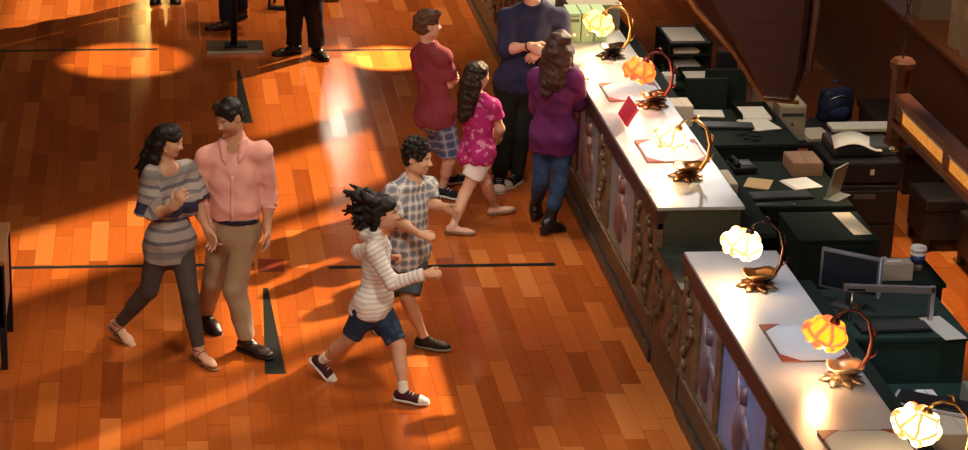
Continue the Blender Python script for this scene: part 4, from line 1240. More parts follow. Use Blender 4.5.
# ---------------------------------------------------------------- far side: back counter, benches, hanging lanterns
RED_WOOD = wood('red_brown_wood', (0.11, 0.028, 0.012), 0.45, (20, 3, 3))
t = empty('back_counter', 'dark red-brown wooden back counter running along the right side', 'counter', (6.28, 12.0, 0))
box('front', (0, 0, 0), (0.05, 14.0, 1.06), RED_WOOD, t, 0.004)
box('top', (-0.03, -0.02, 1.06), (0.9, 14.02, 1.10), wood('warm_ledge_wood', (0.20, 0.06, 0.022), 0.4, (20, 3, 3)), t, 0.006)
box('carcass', (0.05, 0.0, 0.0), (0.88, 14.0, 1.06), RED_WOOD, t, 0.004)
for k, (yy, w, c, lab) in enumerate(((17.0, 0.42, (0.15, 0.11, 0.085), 'tall grey-brown file box on the back counter at the right edge of the photo'), (17.55, 0.16, (0.30, 0.20, 0.12), 'tall tan file box on the back counter beside the wide grey one'), (17.85, 0.16, (0.34, 0.24, 0.15), 'tall pale tan file box on the back counter, third from the right edge'), (18.75, 0.2, (0.22, 0.15, 0.10), 'tall brown file box on the back counter, furthest left of the row'))):
    t = empty('file_box', lab, 'box', (6.33, yy, 1.101), group='file boxes on the back counter')
    box('body', (0, 0, 0), (0.40, w, 0.95), fabric('box_card', c), t, 0.004)
    box('spine_label', (-0.002, w * .25, 0.30), (0.002, w * .75, 0.42), fabric('box_label', tuple(x * 1.3 for x in c)), t, 0)
BENCH = mat('black_bench', (0.014, 0.011, 0.010), 0.5)
for loc, w, d, lab in (((5.84, 15.50, 0), 0.38, 0.50, 'low black padded bench at the right edge, the nearer of two'), ((5.66, 16.20, 0), 0.54, 0.42, 'low black padded bench behind the nearer one, below the hanging lit lantern')):
    t = empty('bench', lab, 'bench', loc, 0, 'low black benches')
    box('cushion', (0, 0, 0.32), (w, d, 0.42), BENCH, t, 0.02); box('frame', (0.01, 0.01, 0.10), (w - 0.01, d - 0.01, 0.32), BENCH, t, 0.004)
    for qx in (0.02, w - 0.07):
        for qy in (0.02, d - 0.07): box('leg', (qx, qy, 0), (qx + 0.05, qy + 0.05, 0.10), BENCH, t, 0.003)
t = empty('long_bench', 'long dark bench along the back counter on the wood floor', 'bench', (5.90, 17.5, 0)); 
box('seat', (0, 0, 0.34), (0.34, 1.35, 0.40), BENCH, t, 0.01); box('base', (0.02, 0.02, 0.0), (0.32, 1.33, 0.34), BENCH, t, 0.004)

def chain(name, x, y, z0, z1, m, parent):
    bm = bmesh.new()
    n = int((z1 - z0) / 0.05)
    for k in range(n):
        zc = z0 + (k + 0.5) * (z1 - z0) / n
        pts = [((0.012 * math.cos(a)) if k % 2 else 0, 0 if k % 2 else 0.012 * math.cos(a), 0.034 * math.sin(a)) for a in np.linspace(0, 2 * PI, 13)]
        bm_tube(bm, [(x + p[0], y + p[1], zc + p[2]) for p in pts], 0.0045, 6, cap=False)
    return finish(bm, name, m, parent, smooth=True)

# lit lantern hanging on a chain at the right
LANT = wood('lantern_wood', (0.17, 0.048, 0.017), 0.55, (3, 3, 20))
XL = 4.93
pt, pb = (4.9, 14.893, 1.896), (4.9, 14.777, 1.317)
zt, zb, yl = pt[2], pb[2], (pt[1] + pb[1]) / 2
t = empty('hanging_lantern', 'long red-brown wooden lantern with a lit amber panel, hanging on a chain at the right', 'lantern', (XL, yl, zb))
h = zt - zb
bm = bmesh.new()
bm_lathe(bm, [(0.0, 0), (0.075, 0), (0.08, 0.03), (0.065, 0.05), (0.065, h - 0.06), (0.085, h - 0.04), (0.085, h - 0.01), (0.06, h + 0.015), (0.0, h + 0.015)], 8)
finish(bm, 'post', LANT, t)
lathe('finial', [(0.0, -0.06), (0.03, -0.05), (0.045, -0.03), (0.02, -0.015), (0.05, 0.0), (0.0, 0.0)], STEEL, t, 16)
def off(p): return (p[0] - XL, p[1] - yl, p[2] - zb)
A_, B_ = off((4.9, 14.591, 1.778)), off((4.9, 13.312, 1.77))
C_, D_ = off((4.9, 14.658, 1.433)), off((4.9, 13.444, 1.481))
zhi, zlo = (A_[2] + B_[2]) / 2 - 0.09, (C_[2] + D_[2]) / 2
ynear = min(B_[1], D_[1]) - 0.6
box('top_rail', (-0.05, ynear, zhi - 0.06), (0.05, -0.05, zhi), LANT, t, 0.008)
box('bottom_rail', (-0.06, ynear, zlo), (0.06, -0.05, zlo + 0.05), LANT, t, 0.008)
for yy in np.linspace(-0.12, ynear + 0.06, 3):
    box('stile', (-0.04, yy - 0.045, zlo + 0.05), (0.04, yy + 0.045, zhi - 0.06), LANT, t, 0.006)
pn = box('lit_panel', (-0.020, ynear + 0.1, zlo + 0.05), (0.020, -0.16, zhi - 0.06), None, t, 0)
lm = mat('amber_lit_glass', (0.35, 0.13, 0.03), 0.25, emit=(1.0, 0.42, 0.10), estr=0.7)
tt = NT(lm); nn = tt.noise(30.0, 3.0, tt.coord()); tt.put(tt.mix(nn[0], (0.45, 0.11, 0.01), (1.0, 0.42, 0.07)), tt.bsdf.inputs['Emission Color'])
pn.data.materials.append(lm)
box('streak_strip', (-0.035, ynear + 0.1, zhi - 0.085), (-0.02, -0.16, zhi - 0.06), mat('pale_streak', (0.6, 0.62, 0.68), 0.2), t, 0.002)  # pale strip drawn for the reflected streak along the panel top
chain('chain', 0, 0, h + 0.02, ROOF - zb, mat('dark_chain', (0.08, 0.06, 0.05), 0.4, 0.8), t)

# dark lantern hanging above the desks, its foot in the picture
YP_ = 12.0
pts = [(2.65, 3.282), (2.814, 3.042), (3.034, 2.809), (3.209, 2.55), (3.401, 2.531), (3.442, 2.693), (3.456, 3.057), (3.448, 3.274)]
DKW = wood('dark_lantern_wood', (0.060, 0.024, 0.022), 0.3, (3, 3, 20))
cx_ = (pts[0][0] + pts[-1][0]) / 2
t = empty('hanging_lantern', 'large dark brown wooden lantern hanging above the desks, only its foot in view', 'lantern', (cx_, YP_, 0))
bm = bmesh.new()
L0 = pts + [(pts[-1][0] - .05, pts[-1][1] + 0.5), (pts[0][0] + .05, pts[0][1] + 0.5)]
zc = min(p[1] for p in pts); zm = max(p[1] for p in L0)
layers = []
for dy, s_ in ((-0.20, 0.72), (-0.13, 0.93), (0.0, 1.0), (0.16, 0.93), (0.24, 0.72)):
    mx = sum(p[0] for p in L0) / len(L0)
    layers.append([bm.verts.new((mx + (p[0] - mx) * s_ - cx_, dy, zm + (p[1] - zm) * (0.90 + 0.10 * s_))) for p in L0])
for a, b in zip(layers, layers[1:]):
    for k in range(len(L0)):
        bm.faces.new((a[k], a[(k + 1) % len(L0)], b[(k + 1) % len(L0)], b[k]))
bm.faces.new(layers[0]); bm.faces.new(layers[-1][::-1])
bmesh.ops.bevel(bm, geom=list(bm.edges), offset=0.012, segments=2, affect='EDGES', profile=0.5)
finish(bm, 'body', DKW, t)
tube('lit_edge_strip', [(p[0] - cx_, -0.21 * 0.65, p[1]) for p in pts[:5]], 0.012, wood('orange_edge', (0.30, 0.10, 0.03)), t, 8)  # orange strip holds the light along the lower edge as colour
tube('corner_post', [(pts[5][0] - cx_ - 0.02, -0.20, pts[5][1] + 0.03), (pts[6][0] - cx_ - 0.02, -0.20, pts[6][1]), (pts[6][0] - cx_ - 0.02, -0.20, pts[6][1] + 0.6)], 0.02, wood('corner_wood', (0.11, 0.045, 0.035)), t, 8)
chain('chain', 0, 0, zm - 0.02, ROOF, mat('iron_chain', (0.03, 0.025, 0.02), 0.4, 0.8), t)

# ---------------------------------------------------------------- loose things in the hall
t = empty('floor_stand', 'black pole stand on a flat square plate at the top of the photo', 'stand', (0.736, 22.059, 0))
PL = blotched('bronze_plate', (0.045, 0.032, 0.022), (0.09, 0.07, 0.05), 8, .4, .7, 0.3)
box('plate', (-0.275, -0.21, 0.0), (0.275, 0.215, 0.018), PL, t, 0.004)
box('plate_edge', (-0.278, -0.216, 0.0), (0.278, -0.209, 0.030), mat('pale_edge_strip', (0.6, 0.56, 0.5), 0.4), t, 0.002)  # front edge paler than the rest of the plate
box('socket', (-0.10, -0.06, 0.018), (0.12, 0.08, 0.035), BLACKP, t, 0.004)
tube('pole', [(-0.01, 0, 0.03), (-0.01, 0, 2.3)], 0.032, BLACKP, t, 12)
box('sign_board', (-0.35, -0.03, 1.5), (0.35, 0.03, 2.4), BLACKP, t, 0.006)
t = empty('easel', 'thin black legged easel stand cut off by the top of the photo', 'stand', (1.208, 23.485, 0))
for a in ((-0.07, 0.05), (0.10, -0.02), (0.0, 0.3)):
    tube('leg', [(a[0], a[1], 0.0), (a[0] * 0.2, a[1] * 0.3 + 0.05, 1.3)], 0.014, BLACKP, t, 8)
prism('foot_wedge', [(-0.09, 0.0), (0.08, -0.03), (0.09, 0.03), (-0.08, 0.08)], 0.0, 0.035, BLACKP, t)
t = empty('wooden_crate', 'yellow-brown wooden crate at the top edge right of the black trousers', 'box', (1.641, 23.795, 0), 0.0)
box('body', (0, 0, 0), (0.24, 0.35, 0.25), wood('pine', (0.42, 0.24, 0.08)), t, 0.006)
box('lid', (-0.01, -0.01, 0.25), (0.25, 0.36, 0.27), wood('pine_lid', (0.34, 0.18, 0.06)), t, 0.004)
# table at the left edge
tx, ty = (-1.026, 15.004, 0.78)[0], (-1.046, 14.29, 0)[1]
t = empty('wooden_table', 'wooden table with black metal legs cut by the left edge of the photo', 'table', (tx, ty, 0))
TW = wood('table_wood', (0.28, 0.13, 0.055), 0.5, (3, 3, 3))
ty2 = (-1.026, 15.004, 0.78)[1] - ty
box('top', (-0.9, -0.02, 0.74), (0.0, ty2, 0.78), TW, t, 0.006)
box('apron', (-0.88, -0.0, 0.30), (-0.012, 0.02, 0.74), TW, t, 0.003)
box('apron', (-0.03, 0.0, 0.30), (-0.012, ty2 - 0.02, 0.74), TW, t, 0.003)
for qx in (-0.87, -0.045):
    for qy in (0.0, ty2 - 0.06): box('leg', (qx, qy, 0), (qx + 0.045, qy + 0.045, 0.74), BLACKP, t, 0.003)
SK_TAN = skin_mat('skin_tan', (0.58, 0.31, 0.19))
SK_FAIR = skin_mat('skin_fair', (0.72, 0.43, 0.31))
SK_WARM = skin_mat('skin_warm', (0.66, 0.37, 0.235))
H_BLACK = hair_mat('black_hair', (0.012, 0.008, 0.007))
H_DARK = hair_mat('dark_brown_hair', (0.022, 0.011, 0.008))
H_BROWN = hair_mat('brown_hair', (0.11, 0.05, 0.022))
W_WHITE = mat('white_rubber', (0.78, 0.74, 0.68), 0.55)
BLACK_LEATHER = mat('black_leather', (0.012, 0.010, 0.010), 0.35)
TAN_LEATHER = mat('tan_leather', (0.22, 0.09, 0.04), 0.5)
GOLD = mat('gold', (0.8, 0.5, 0.2), 0.3, 1.0)

# woman with the striped top
p = Person('person', 'woman in grey and navy striped top and dark trousers, hand in hand with a man', (0.098, 14.547, 0), 1.62, dict(
    head=(-0.037, -0.05, 1.513), neck=(-0.065, -0.02, 1.312),
    shL=(0.08, 0.11, 1.245), shR=(-0.15, -0.1, 1.285), elL=(0.137, 0.08, 1.018), elR=(-0.173, -0.1, 1.023), wrL=(0.201, 0.02, 0.87), wrR=(-0.023, -0.27, 1.13),
    hdL=(0.35, -0.05, -0.9), hdR=(0.45, -0.35, 0.75),
    hpL=(0.022, 0.05, 0.77), hpR=(-0.111, -0.02, 0.791), knL=(0.083, -0.1, 0.429), knR=(-0.188, 0.02, 0.443), anL=(0.138, -0.158, 0.085), anR=(-0.399, 0.224, 0.12),
    toL=(0.55, -0.85, -0.03), toR=(0.62, -0.62, -0.42)),
    face=(0.86, -0.46, -0.22), up=(0.12, -0.05, 1), female=True, curl=(0.5, 0.3), palm=(None, (0.7, 0.6, 0.2)))
p.body(SK_WARM, ears=False)
p.top('striped_top', stripes('striped_knit', [(0, (0.34, 0.31, 0.29)), (0.07, (0.15, 0.15, 0.17)), (0.11, (0.40, 0.37, 0.35)), (0.19, (0.20, 0.19, 0.21)), (0.23, (0.38, 0.35, 0.33)), (0.30, (0.045, 0.05, 0.115)), (0.44, (0.36, 0.33, 0.31)), (0.50, (0.09, 0.095, 0.15)), (0.54, (0.38, 0.35, 0.33)), (0.62, (0.18, 0.17, 0.18)), (0.66, (0.38, 0.35, 0.33)), (0.76, (0.14, 0.14, 0.17)), (0.81, (0.36, 0.33, 0.31)), (0.90, (0.22, 0.21, 0.21))], 0.56),
      hem=0.066, flare=0.012, sleeve=(0.8, 1.0), ease=0.014, sleeve_ease=0.032, cuff_flare=0.035, neck=0.085, neck_drop=0.03, fold=(0.007, 38))
p.bottoms('slim_trousers', fabric('charcoal_denim', (0.075, 0.062, 0.056)), 1.93, 0.006, 0.004, fold=(0.003, 60))
for q in 'LR':
    p.shoe(q, TAN_LEATHER, TAN_LEATHER, 'sandal')
p.hair(H_BLACK, 'long', [([(0.25, -0.2, 0.2), (0.35, -0.22, -0.2), (0.40, -0.22, -0.6), (0.40, -0.2, -1.05), (0.36, -0.25, -1.45)], (0.2, 0.19, 0.18, 0.15, 0.05)),
    ([(0.0, -0.35, 0.1), (0.12, -0.5, -0.3), (0.2, -0.58, -0.75), (0.25, -0.6, -1.15), (0.22, -0.66, -1.5)], (0.26, 0.24, 0.21, 0.15, 0.04)),
    ([(-0.2, -0.3, 0.1), (-0.25, -0.38, -0.3), (-0.2, -0.4, -0.7), (-0.05, -0.5, -1.15)], (0.22, 0.10)),
    ([(0.1, -0.45, -0.5), (0.05, -0.70, -0.9), (0.0, -0.85, -1.2), (0.02, -0.98, -1.4)], (0.15, 0.03))], 0.006, 90)
ear = bmesh.new()
bmesh.ops.create_uvsphere(ear, u_segments=10, v_segments=8, radius=0.012, matrix=Matrix.Translation(p.hl(0.30, 0.05, -0.28)))
finish(ear, 'earring', GOLD, p.root, smooth=True)

# man with the pink shirt
p = Person('person', 'man in pink shirt with rolled sleeves and khaki trousers, walking beside a woman', (0.485, 14.652, 0), 1.76, dict(
    head=(-0.036, -0.02, 1.622), neck=(-0.003, 0.02, 1.416),
    shL=(0.179, -0.03, 1.375), shR=(-0.187, 0.02, 1.329), elL=(0.222, 0.03, 1.055), elR=(-0.208, 0.06, 1.043), wrL=(0.212, -0.06, 0.855), wrR=(-0.165, -0.03, 0.877),
    hdL=(0.05, -0.25, -0.95), hdR=(0.25, -0.1, -0.95),
    hpL=(0.067, -0.03, 0.86), hpR=(-0.07, 0.04, 0.829), knL=(-0.002, -0.08, 0.439), knR=(-0.137, 0.13, 0.423), anL=(0.076, -0.124, 0.09), anR=(-0.195, 0.344, 0.115),
    toL=(0.75, -0.66, 0.0), toR=(0.45, -0.85, -0.22)),
    face=(-0.72, -0.62, -0.38), up=(-0.15, -0.1, 1), curl=(0.45, 0.6))
p.body(SK_TAN, stubble=(0.72, 0.66, 0.62))
PINK = fabric('pink_cotton', (0.84, 0.43, 0.37), var=0.06)
sh = p.top('shirt', PINK, hem=-0.042, flare=0.004, sleeve=(1.28, 1.2), ease=0.016, sleeve_ease=0.022, cuff_flare=0.008, neck=0.058, neck_drop=0.05, fold=(0.007, 40))
# collar, button placket and the rolled cuffs
up = nrm(p.csh - p.chp)
tree = surface(sh)
nb = p.J['neck']
bm = bmesh.new()          # the band around the neck
bm_tube(bm, [nb + up * (0.050 - 0.028 * math.cos(a) * -1 * -1) + p.side * 0.060 * math.sin(a) + p.front * (0.056 * math.cos(a) + 0.006) for a in np.linspace(0.5, 2 * PI - 0.5, 21)], 0.021, 8, 0.4)
band_ = finish(bm, 'collar', PINK, sh, smooth=True)
for sg in (-1, 1):
    bm = bmesh.new()
    q = [on(tree, nb + p.side * sg * a + p.front * b + up * 0.25, -up, 0.008) for a, b in ((0.078, 0.02), (0.070, 0.055))]
    q.append(on(tree, nb + p.front * 0.4 + p.side * sg * 0.050 - up * 0.055, -p.front, 0.008))
    q.append(on(tree, nb + p.front * 0.4 + p.side * sg * 0.042 - up * 0.090, -p.front, 0.006))
    bm_tube(bm, q, [0.018, 0.026, 0.022, 0.004], 8, 0.35)
    finish(bm, 'collar_leaf', PINK, band_, smooth=True)
bm = bmesh.new()
line = [on(tree, lerp(p.csh - up * 0.10, p.chp + up * 0.07, u) + p.front * 0.4, -p.front, 0.001) for u in np.linspace(0, 1, 14)]
bm_tube(bm, line, 0.013, 8, 0.35)
pl = finish(bm, 'placket', PINK, sh, smooth=True)
for k in (1, 4, 7, 10):
    bm = bmesh.new(); bmesh.ops.create_uvsphere(bm, u_segments=8, v_segments=6, radius=0.006, matrix=Matrix.Translation(line[k] + Vector(p.front) * 0.004))
    finish(bm, 'button', mat('pale_button', (0.75, 0.6, 0.55), 0.3) if k == 1 else bpy.data.materials['pale_button'], pl, smooth=True)
for q, t in (('L', 0.27), ('R', 0.20)):
    c = lerp(p.J['el' + q], p.J['wr' + q], t); d = nrm(p.J['wr' + q] - p.J['el' + q])
    p.garment('rolled_cuff', [Cone(c - d * 0.035, 0.058, c + d * 0.03, 0.056, cap0=True, cap1=True, k=0.01)], PINK, (0.002, 60), parent=sh)
p.bottoms('khaki_trousers', fabric('khaki_twill', (0.38, 0.27, 0.165), var=0.08), 1.95, 0.009, 0.018, knee=0.010, rise=0.055, fold=(0.007, 42))
p.garment('belt', [Cone(p.chp + up * 0.060, 0.083 * 1.76 + 0.026, p.chp + up * 0.096, 0.082 * 1.76 + 0.025, p.hside, 0.76, cap0=True, cap1=True, k=0.01)], mat('navy_belt', (0.012, 0.014, 0.035), 0.4), (0, 1))
for q in 'LR':
    p.shoe(q, mat('dark_brown_leather', (0.028, 0.014, 0.010), 0.35), BLACK_LEATHER, 'shoe')
p.hair(H_BLACK, 'short', [([(-0.2, 0.18, 0.42), (0.1, 0.22, 0.46), (0.28, 0.05, 0.38)], (0.12, 0.12)), ([(0, -0.1, 0.5), (0.05, -0.35, 0.3)], (0.12, 0.14))], 0.005, 130, 0.21)

# running girl
p = Person('person', 'girl with flying black curls running in a striped hooded top and denim shorts', (1.347, 13.903, 0), 1.36, dict(
    head=(0.059, -0.02, 1.218), neck=(0.012, -0.01, 1.033),
    shL=(0.053, 0.13, 0.933), shR=(-0.014, -0.1, 0.987), elL=(-0.076, 0.26, 0.845), elR=(0.095, -0.19, 0.804), wrL=(0.104, 0.24, 0.809), wrR=(0.302, -0.24, 0.881),
    hdL=(0.95, -0.1, 0.15), hdR=(0.97, -0.12, 0.1),
    hpL=(0.033, 0.05, 0.566), hpR=(-0.041, -0.05, 0.594), knL=(0.158, -0.1, 0.328), knR=(-0.148, 0, 0.347), anL=(0.179, -0.227, 0.075), anR=(-0.313, 0.173, 0.125),
    toL=(0.93, -0.36, -0.02), toR=(0.66, -0.3, -0.62)),
    face=(0.93, -0.34, -0.05), up=(0.1, 0, 1), female=True, child=True, curl=(1.2, 1.0), palm=((0, -0.6, -0.7), (0, 0.5, -0.8)))
p.body(SK_WARM, smile=True)
HOOD = stripes('striped_jersey', [(0, (0.90, 0.86, 0.84)), (0.6, (0.66, 0.63, 0.64))], 0.030)
sh = p.top('hooded_top', HOOD, hem=0.035, flare=0.02, sleeve=(1.9, 1.93), ease=0.014, sleeve_ease=0.015, cuff_flare=0.004, neck=0.055, fold=(0.005, 50))
p.garment('hood', [Cone(p.hl(-0.16, -0.22, -0.66), 0.042, p.hl(0.2, -0.2, -0.66), 0.042, k=0.03), Ell(p.hl(0, -0.42, -0.78), (0.075, 0.06, 0.06), k=0.04)], HOOD, (0.004, 60), parent=sh)
p.bottoms('denim_shorts', blotched('dark_denim', (0.018, 0.032, 0.075), (0.05, 0.09, 0.16), 14.0, 0.5, 0.75), 0.86, 0.012, 0.010, fold=(0.005, 50))
for q in 'LR':
    c = p.P['thigh' + q][0].grow(0.021).cut(0.78, 0.87)
    p.garment('turned_cuff', [c], fabric('denim_cuff', (0.06, 0.10, 0.16)), (0.001, 60))
    p.sock(q, W_WHITE, 0.78)
    p.shoe(q, fabric('maroon_canvas', (0.055, 0.014, 0.022)), W_WHITE, 'sneaker', cap=W_WHITE, lace=W_WHITE)
rs = random.Random(3)
ex = []
for i in range(46):
    a = rs.uniform(-1.5, 1.5); zz = rs.uniform(-0.45, 0.42)
    st = (0.30 * math.sin(a), -0.22 - 0.1 * math.cos(a), zz * 0.7 + 0.1)
    ln = rs.uniform(0.4, 1.0) * (1.0 if zz > -0.25 else 0.75)
    dx = rs.uniform(-0.15, 0.15); dz = zz * 0.45 + rs.uniform(-0.2, 0.12)
    pts = [st]
    for k in (0.35, 0.7, 1.0):
        pts.append((st[0] + dx * k + 0.08 * math.sin(k * 9 + i), st[1] - ln * k, st[2] + dz * k + 0.12 * math.sin(k * 8 + i * 2)))
    ex.append((pts, (0.13, 0.10, 0.075, 0.034), 0.016))
ex.append(([(-0.3, 0.0, 0.1), (-0.32, -0.05, -0.2), (-0.25, -0.2, -0.5)], (0.1, 0.08)))
ex.append(([(0.26, -0.12, 0.1), (0.34, -0.16, -0.15), (0.32, -0.22, -0.45), (0.28, -0.3, -0.7)], (0.12, 0.07)))
p.hair(H_BLACK, 'long', ex, 0.005, 120)

# boy with the plaid shirt
p = Person('person', 'curly-haired boy in a plaid short-sleeved shirt running behind the girl', (1.658, 14.64, 0), 1.47, dict(
    head=(0.033, -0.02, 1.334), neck=(0, 0, 1.154),
    shL=(0.118, 0.09, 1.086), shR=(-0.132, -0.07, 1.103), elL=(0.139, 0.02, 0.991), elR=(-0.105, -0.11, 0.921), wrL=(0.211, -0.1, 1.011), wrR=(0.036, -0.22, 0.868),
    hdL=(0.75, -0.5, -0.35), hdR=(0.9, -0.3, -0.15),
    hpL=(0.037, 0.05, 0.647), hpR=(-0.065, -0.03, 0.665), knL=(-0.026, -0.1, 0.376), knR=(-0.113, 0.1, 0.341), anL=(0.099, -0.091, 0.075), anR=(-0.218, 0.221, 0.11),
    toL=(0.9, -0.42, 0.04), toR=(0.6, -0.55, -0.5)),
    face=(0.84, -0.50, -0.14), up=(0.05, 0, 1), child=True, curl=(0.4, 1.2), palm=(None, (0, 0.4, -0.8)))
p.body(SK_WARM, smile=True)
p.top('plaid_shirt', plaid('plaid_cotton', (0.66, 0.63, 0.60), (0.12, 0.17, 0.27), (0.80, 0.79, 0.77), 0.062), hem=0.055, flare=0.025, sleeve=(0.82, 0.85), ease=0.018, sleeve_ease=0.022, cuff_flare=0.012, neck=0.062, neck_drop=0.02, fold=(0.006, 45))
p.bottoms('shorts', fabric('blue_grey_cotton', (0.09, 0.115, 0.14)), 0.93, 0.020, 0.018, fold=(0.006, 45))
for q in 'LR':
    p.shoe(q, fabric('dark_brown_suede', (0.022, 0.016, 0.014)), fabric('grey_rubber', (0.28, 0.24, 0.20)), 'sneaker', lace=BLACK_LEATHER)
ex = []
rs = random.Random(11)
for i in range(60):
    a = rs.uniform(0, 2 * PI); b_ = rs.uniform(-0.35, 1.45)
    v_ = (0.37 * math.cos(b_) * math.sin(a), -0.08 + 0.41 * math.cos(b_) * math.cos(a), 0.15 + 0.38 * math.sin(b_))
    if v_[1] > 0.22 and v_[2] < 0.24: continue
    w_ = (v_[0] * 1.08 + rs.uniform(-.05, .05), v_[1] * 1.08, v_[2] + 0.03 + rs.uniform(-.05, .05))
    ex.append(([v_, w_], (0.085, 0.065), 0.006))
p.hair(H_BLACK, 'short', ex, 0.004, 160, 0.20)

# boy with the maroon shirt
p = Person('person', 'boy in a maroon T-shirt and blue checked shorts standing with folded arms', (2.264, 17.563, 0), 1.52, dict(
    head=(-0.182, -0.01, 1.442), neck=(-0.176, 0, 1.255),
    shL=(-0.233, 0.11, 1.168), shR=(-0.071, -0.11, 1.204), elL=(-0.184, 0.14, 0.93), elR=(-0.011, -0.06, 0.971), wrL=(-0.003, 0.14, 0.977), wrR=(0.016, 0.1, 0.964),
    hdL=(0.7, -0.6, 0.0), hdR=(0.1, 0.9, 0.2),
    hpL=(-0.139, 0.06, 0.699), hpR=(-0.058, -0.05, 0.732), knL=(0.004, 0.12, 0.354), knR=(0.024, -0.04, 0.365), anL=(0.1, 0.363, 0.08), anR=(-0.026, 0.049, 0.08),
    toL=(0.85, 0.35, 0), toR=(0.86, -0.5, 0)),
    face=(0.93, 0.22, -0.08), child=True, curl=(0.5, 0.8), palm=((0.3, -0.7, 0), (0.8, 0, 0)))
p.body(SK_FAIR)
p.top('t_shirt', fabric('maroon_jersey', (0.25, 0.045, 0.06)), hem=0.055, flare=0.016, sleeve=(0.75, 0.78), ease=0.020, sleeve_ease=0.024, cuff_flare=0.014, neck=0.058, fold=(0.007, 38))
p.bottoms('checked_shorts', plaid('blue_check', (0.17, 0.22, 0.36), (0.05, 0.07, 0.17), (0.42, 0.44, 0.52), 0.07), 0.96, 0.010, 0.028, fold=(0.006, 40))
for q in 'LR':
    p.shoe(q, fabric('navy_canvas', (0.016, 0.018, 0.028)), W_WHITE, 'sneaker', lace=W_WHITE)
p.hair(H_BROWN, 'short', [([(-0.15, 0.25, 0.36), (0.1, 0.28, 0.4), (0.25, 0.12, 0.3)], (0.10, 0.10)), ([(0, -0.2, 0.42), (0.0, -0.42, 0.2), (0, -0.42, -0.1)], (0.12, 0.12))], 0.006, 120, 0.22, back=-0.36)

# girl with the pink top
p = Person('person', 'long-haired girl in pink patterned top and white shorts, seen from behind', (2.444, 16.928, 0), 1.36, dict(
    head=(-0.045, 0.02, 1.205), neck=(-0.047, 0.02, 1.032),
    shL=(-0.122, 0.07, 0.962), shR=(0.056, -0.07, 0.987), elL=(-0.099, 0.14, 0.749), elR=(0.128, -0.04, 0.803), wrL=(0.07, 0.17, 0.657), wrR=(0.122, 0.1, 0.646),
    hdL=(0.7, -0.3, 0.1), hdR=(0.2, 0.6, 0.5),
    hpL=(-0.073, 0.06, 0.581), hpR=(0.013, -0.04, 0.605), knL=(0.046, 0.03, 0.356), knR=(-0.118, -0.06, 0.3), anL=(0.15, 0.245, 0.07), anR=(-0.222, -0.17, 0.07),
    toL=(0.93, 0.25, 0.06), toR=(0.98, -0.18, -0.02)),
    face=(0.84, 0.48, -0.12), female=True, child=True, curl=(0.4, 0.6))
p.body(SK_FAIR, ears=False)
p.top('pink_top', blotched('pink_print', (0.42, 0.022, 0.17), (0.62, 0.25, 0.42), 22.0, 0.55, 0.62), hem=0.046, flare=0.008, sleeve=(0.5, 0.52), ease=0.013, sleeve_ease=0.020, cuff_flare=0.012, neck=0.06, fold=(0.005, 50))
p.bottoms('white_shorts', fabric('white_cotton', (0.78, 0.72, 0.70), var=0.05), 0.62, 0.008, 0.022, fold=(0.004, 50))
for q in 'LR':
    p.shoe(q, fabric('beige_flat', (0.50, 0.36, 0.28)), TAN_LEATHER, 'flat')
p.hair(H_DARK, 'long', [([(-0.2, -0.2, 0.2), (-0.3, -0.28, -0.3), (-0.33, -0.32, -0.8), (-0.28, -0.34, -1.45)], (0.22, 0.17)),
    ([(0.0, -0.3, 0.2), (0.0, -0.44, -0.3), (0.0, -0.46, -0.8), (0.0, -0.46, -1.55)], (0.28, 0.22)),
    ([(0.2, -0.2, 0.2), (0.3, -0.25, -0.3), (0.3, -0.3, -0.7), (0.22, -0.36, -1.4)], (0.2, 0.14))], 0.004, 130)

# man with the navy jumper
p = Person('person', 'man in navy jumper and dark jeans at the counter, head cut off', (2.825, 17.907, 0), 1.80, dict(
    head=(0.067, -0.12, 1.709), neck=(0.139, -0.02, 1.489),
    shL=(0.354, 0.05, 1.37), shR=(-0.074, -0.03, 1.404), elL=(0.402, -0.02, 1.11), elR=(-0.094, -0.12, 1.168), wrL=(0.187, -0.2, 1.18), wrR=(0.081, -0.26, 1.23),
    hdL=(-0.75, -0.35, -0.35), hdR=(0.8, -0.3, -0.35),
    hpL=(0.107, 0.02, 0.854), hpR=(-0.052, -0.02, 0.867), knL=(0.067, -0.04, 0.429), knR=(-0.056, -0.05, 0.442), anL=(0.052, 0.023, 0.085), anR=(-0.096, -0.046, 0.085),
    toL=(-0.62, -0.78, 0), toR=(-0.15, -0.98, 0)),
    face=(0.35, -0.86, -0.42), up=(0.1, -0.2, 1), curl=(0.6, 0.6), palm=((0.2, 0.7, -0.5), (-0.1, 0.8, -0.4)))
p.body(SK_FAIR, stubble=(0.75, 0.68, 0.64))
p.top('jumper', fabric('navy_knit', (0.026, 0.030, 0.080)), hem=0.025, flare=0.008, sleeve=(1.18, 1.22), ease=0.016, sleeve_ease=0.024, cuff_flare=0.004, neck=0.066, fold=(0.006, 42))
p.bottoms('dark_jeans', fabric('black_green_denim', (0.014, 0.017, 0.013)), 1.95, 0.014, 0.016, knee=0.006, fold=(0.006, 45))
for q in 'LR':
    p.shoe(q, fabric('black_canvas', (0.014, 0.014, 0.016)), W_WHITE, 'sneaker', cap=W_WHITE, lace=W_WHITE)
p.hair(H_BROWN, 'short', [([(-0.15, 0.22, 0.38), (0.15, 0.22, 0.38)], (0.11, 0.11))], 0.005, 120, 0.22)
w_ = lerp(p.J['elR'], p.J['wrR'], 0.88)
p.garment('bracelet', [Cone(w_ - nrm(p.J['wrR'] - w_) * 0.01, 0.034, w_ + nrm(p.J['wrR'] - w_) * 0.01, 0.034, cap0=True, cap1=True, k=0.01)], mat('brown_bracelet', (0.08, 0.03, 0.02), 0.5), (0, 1))

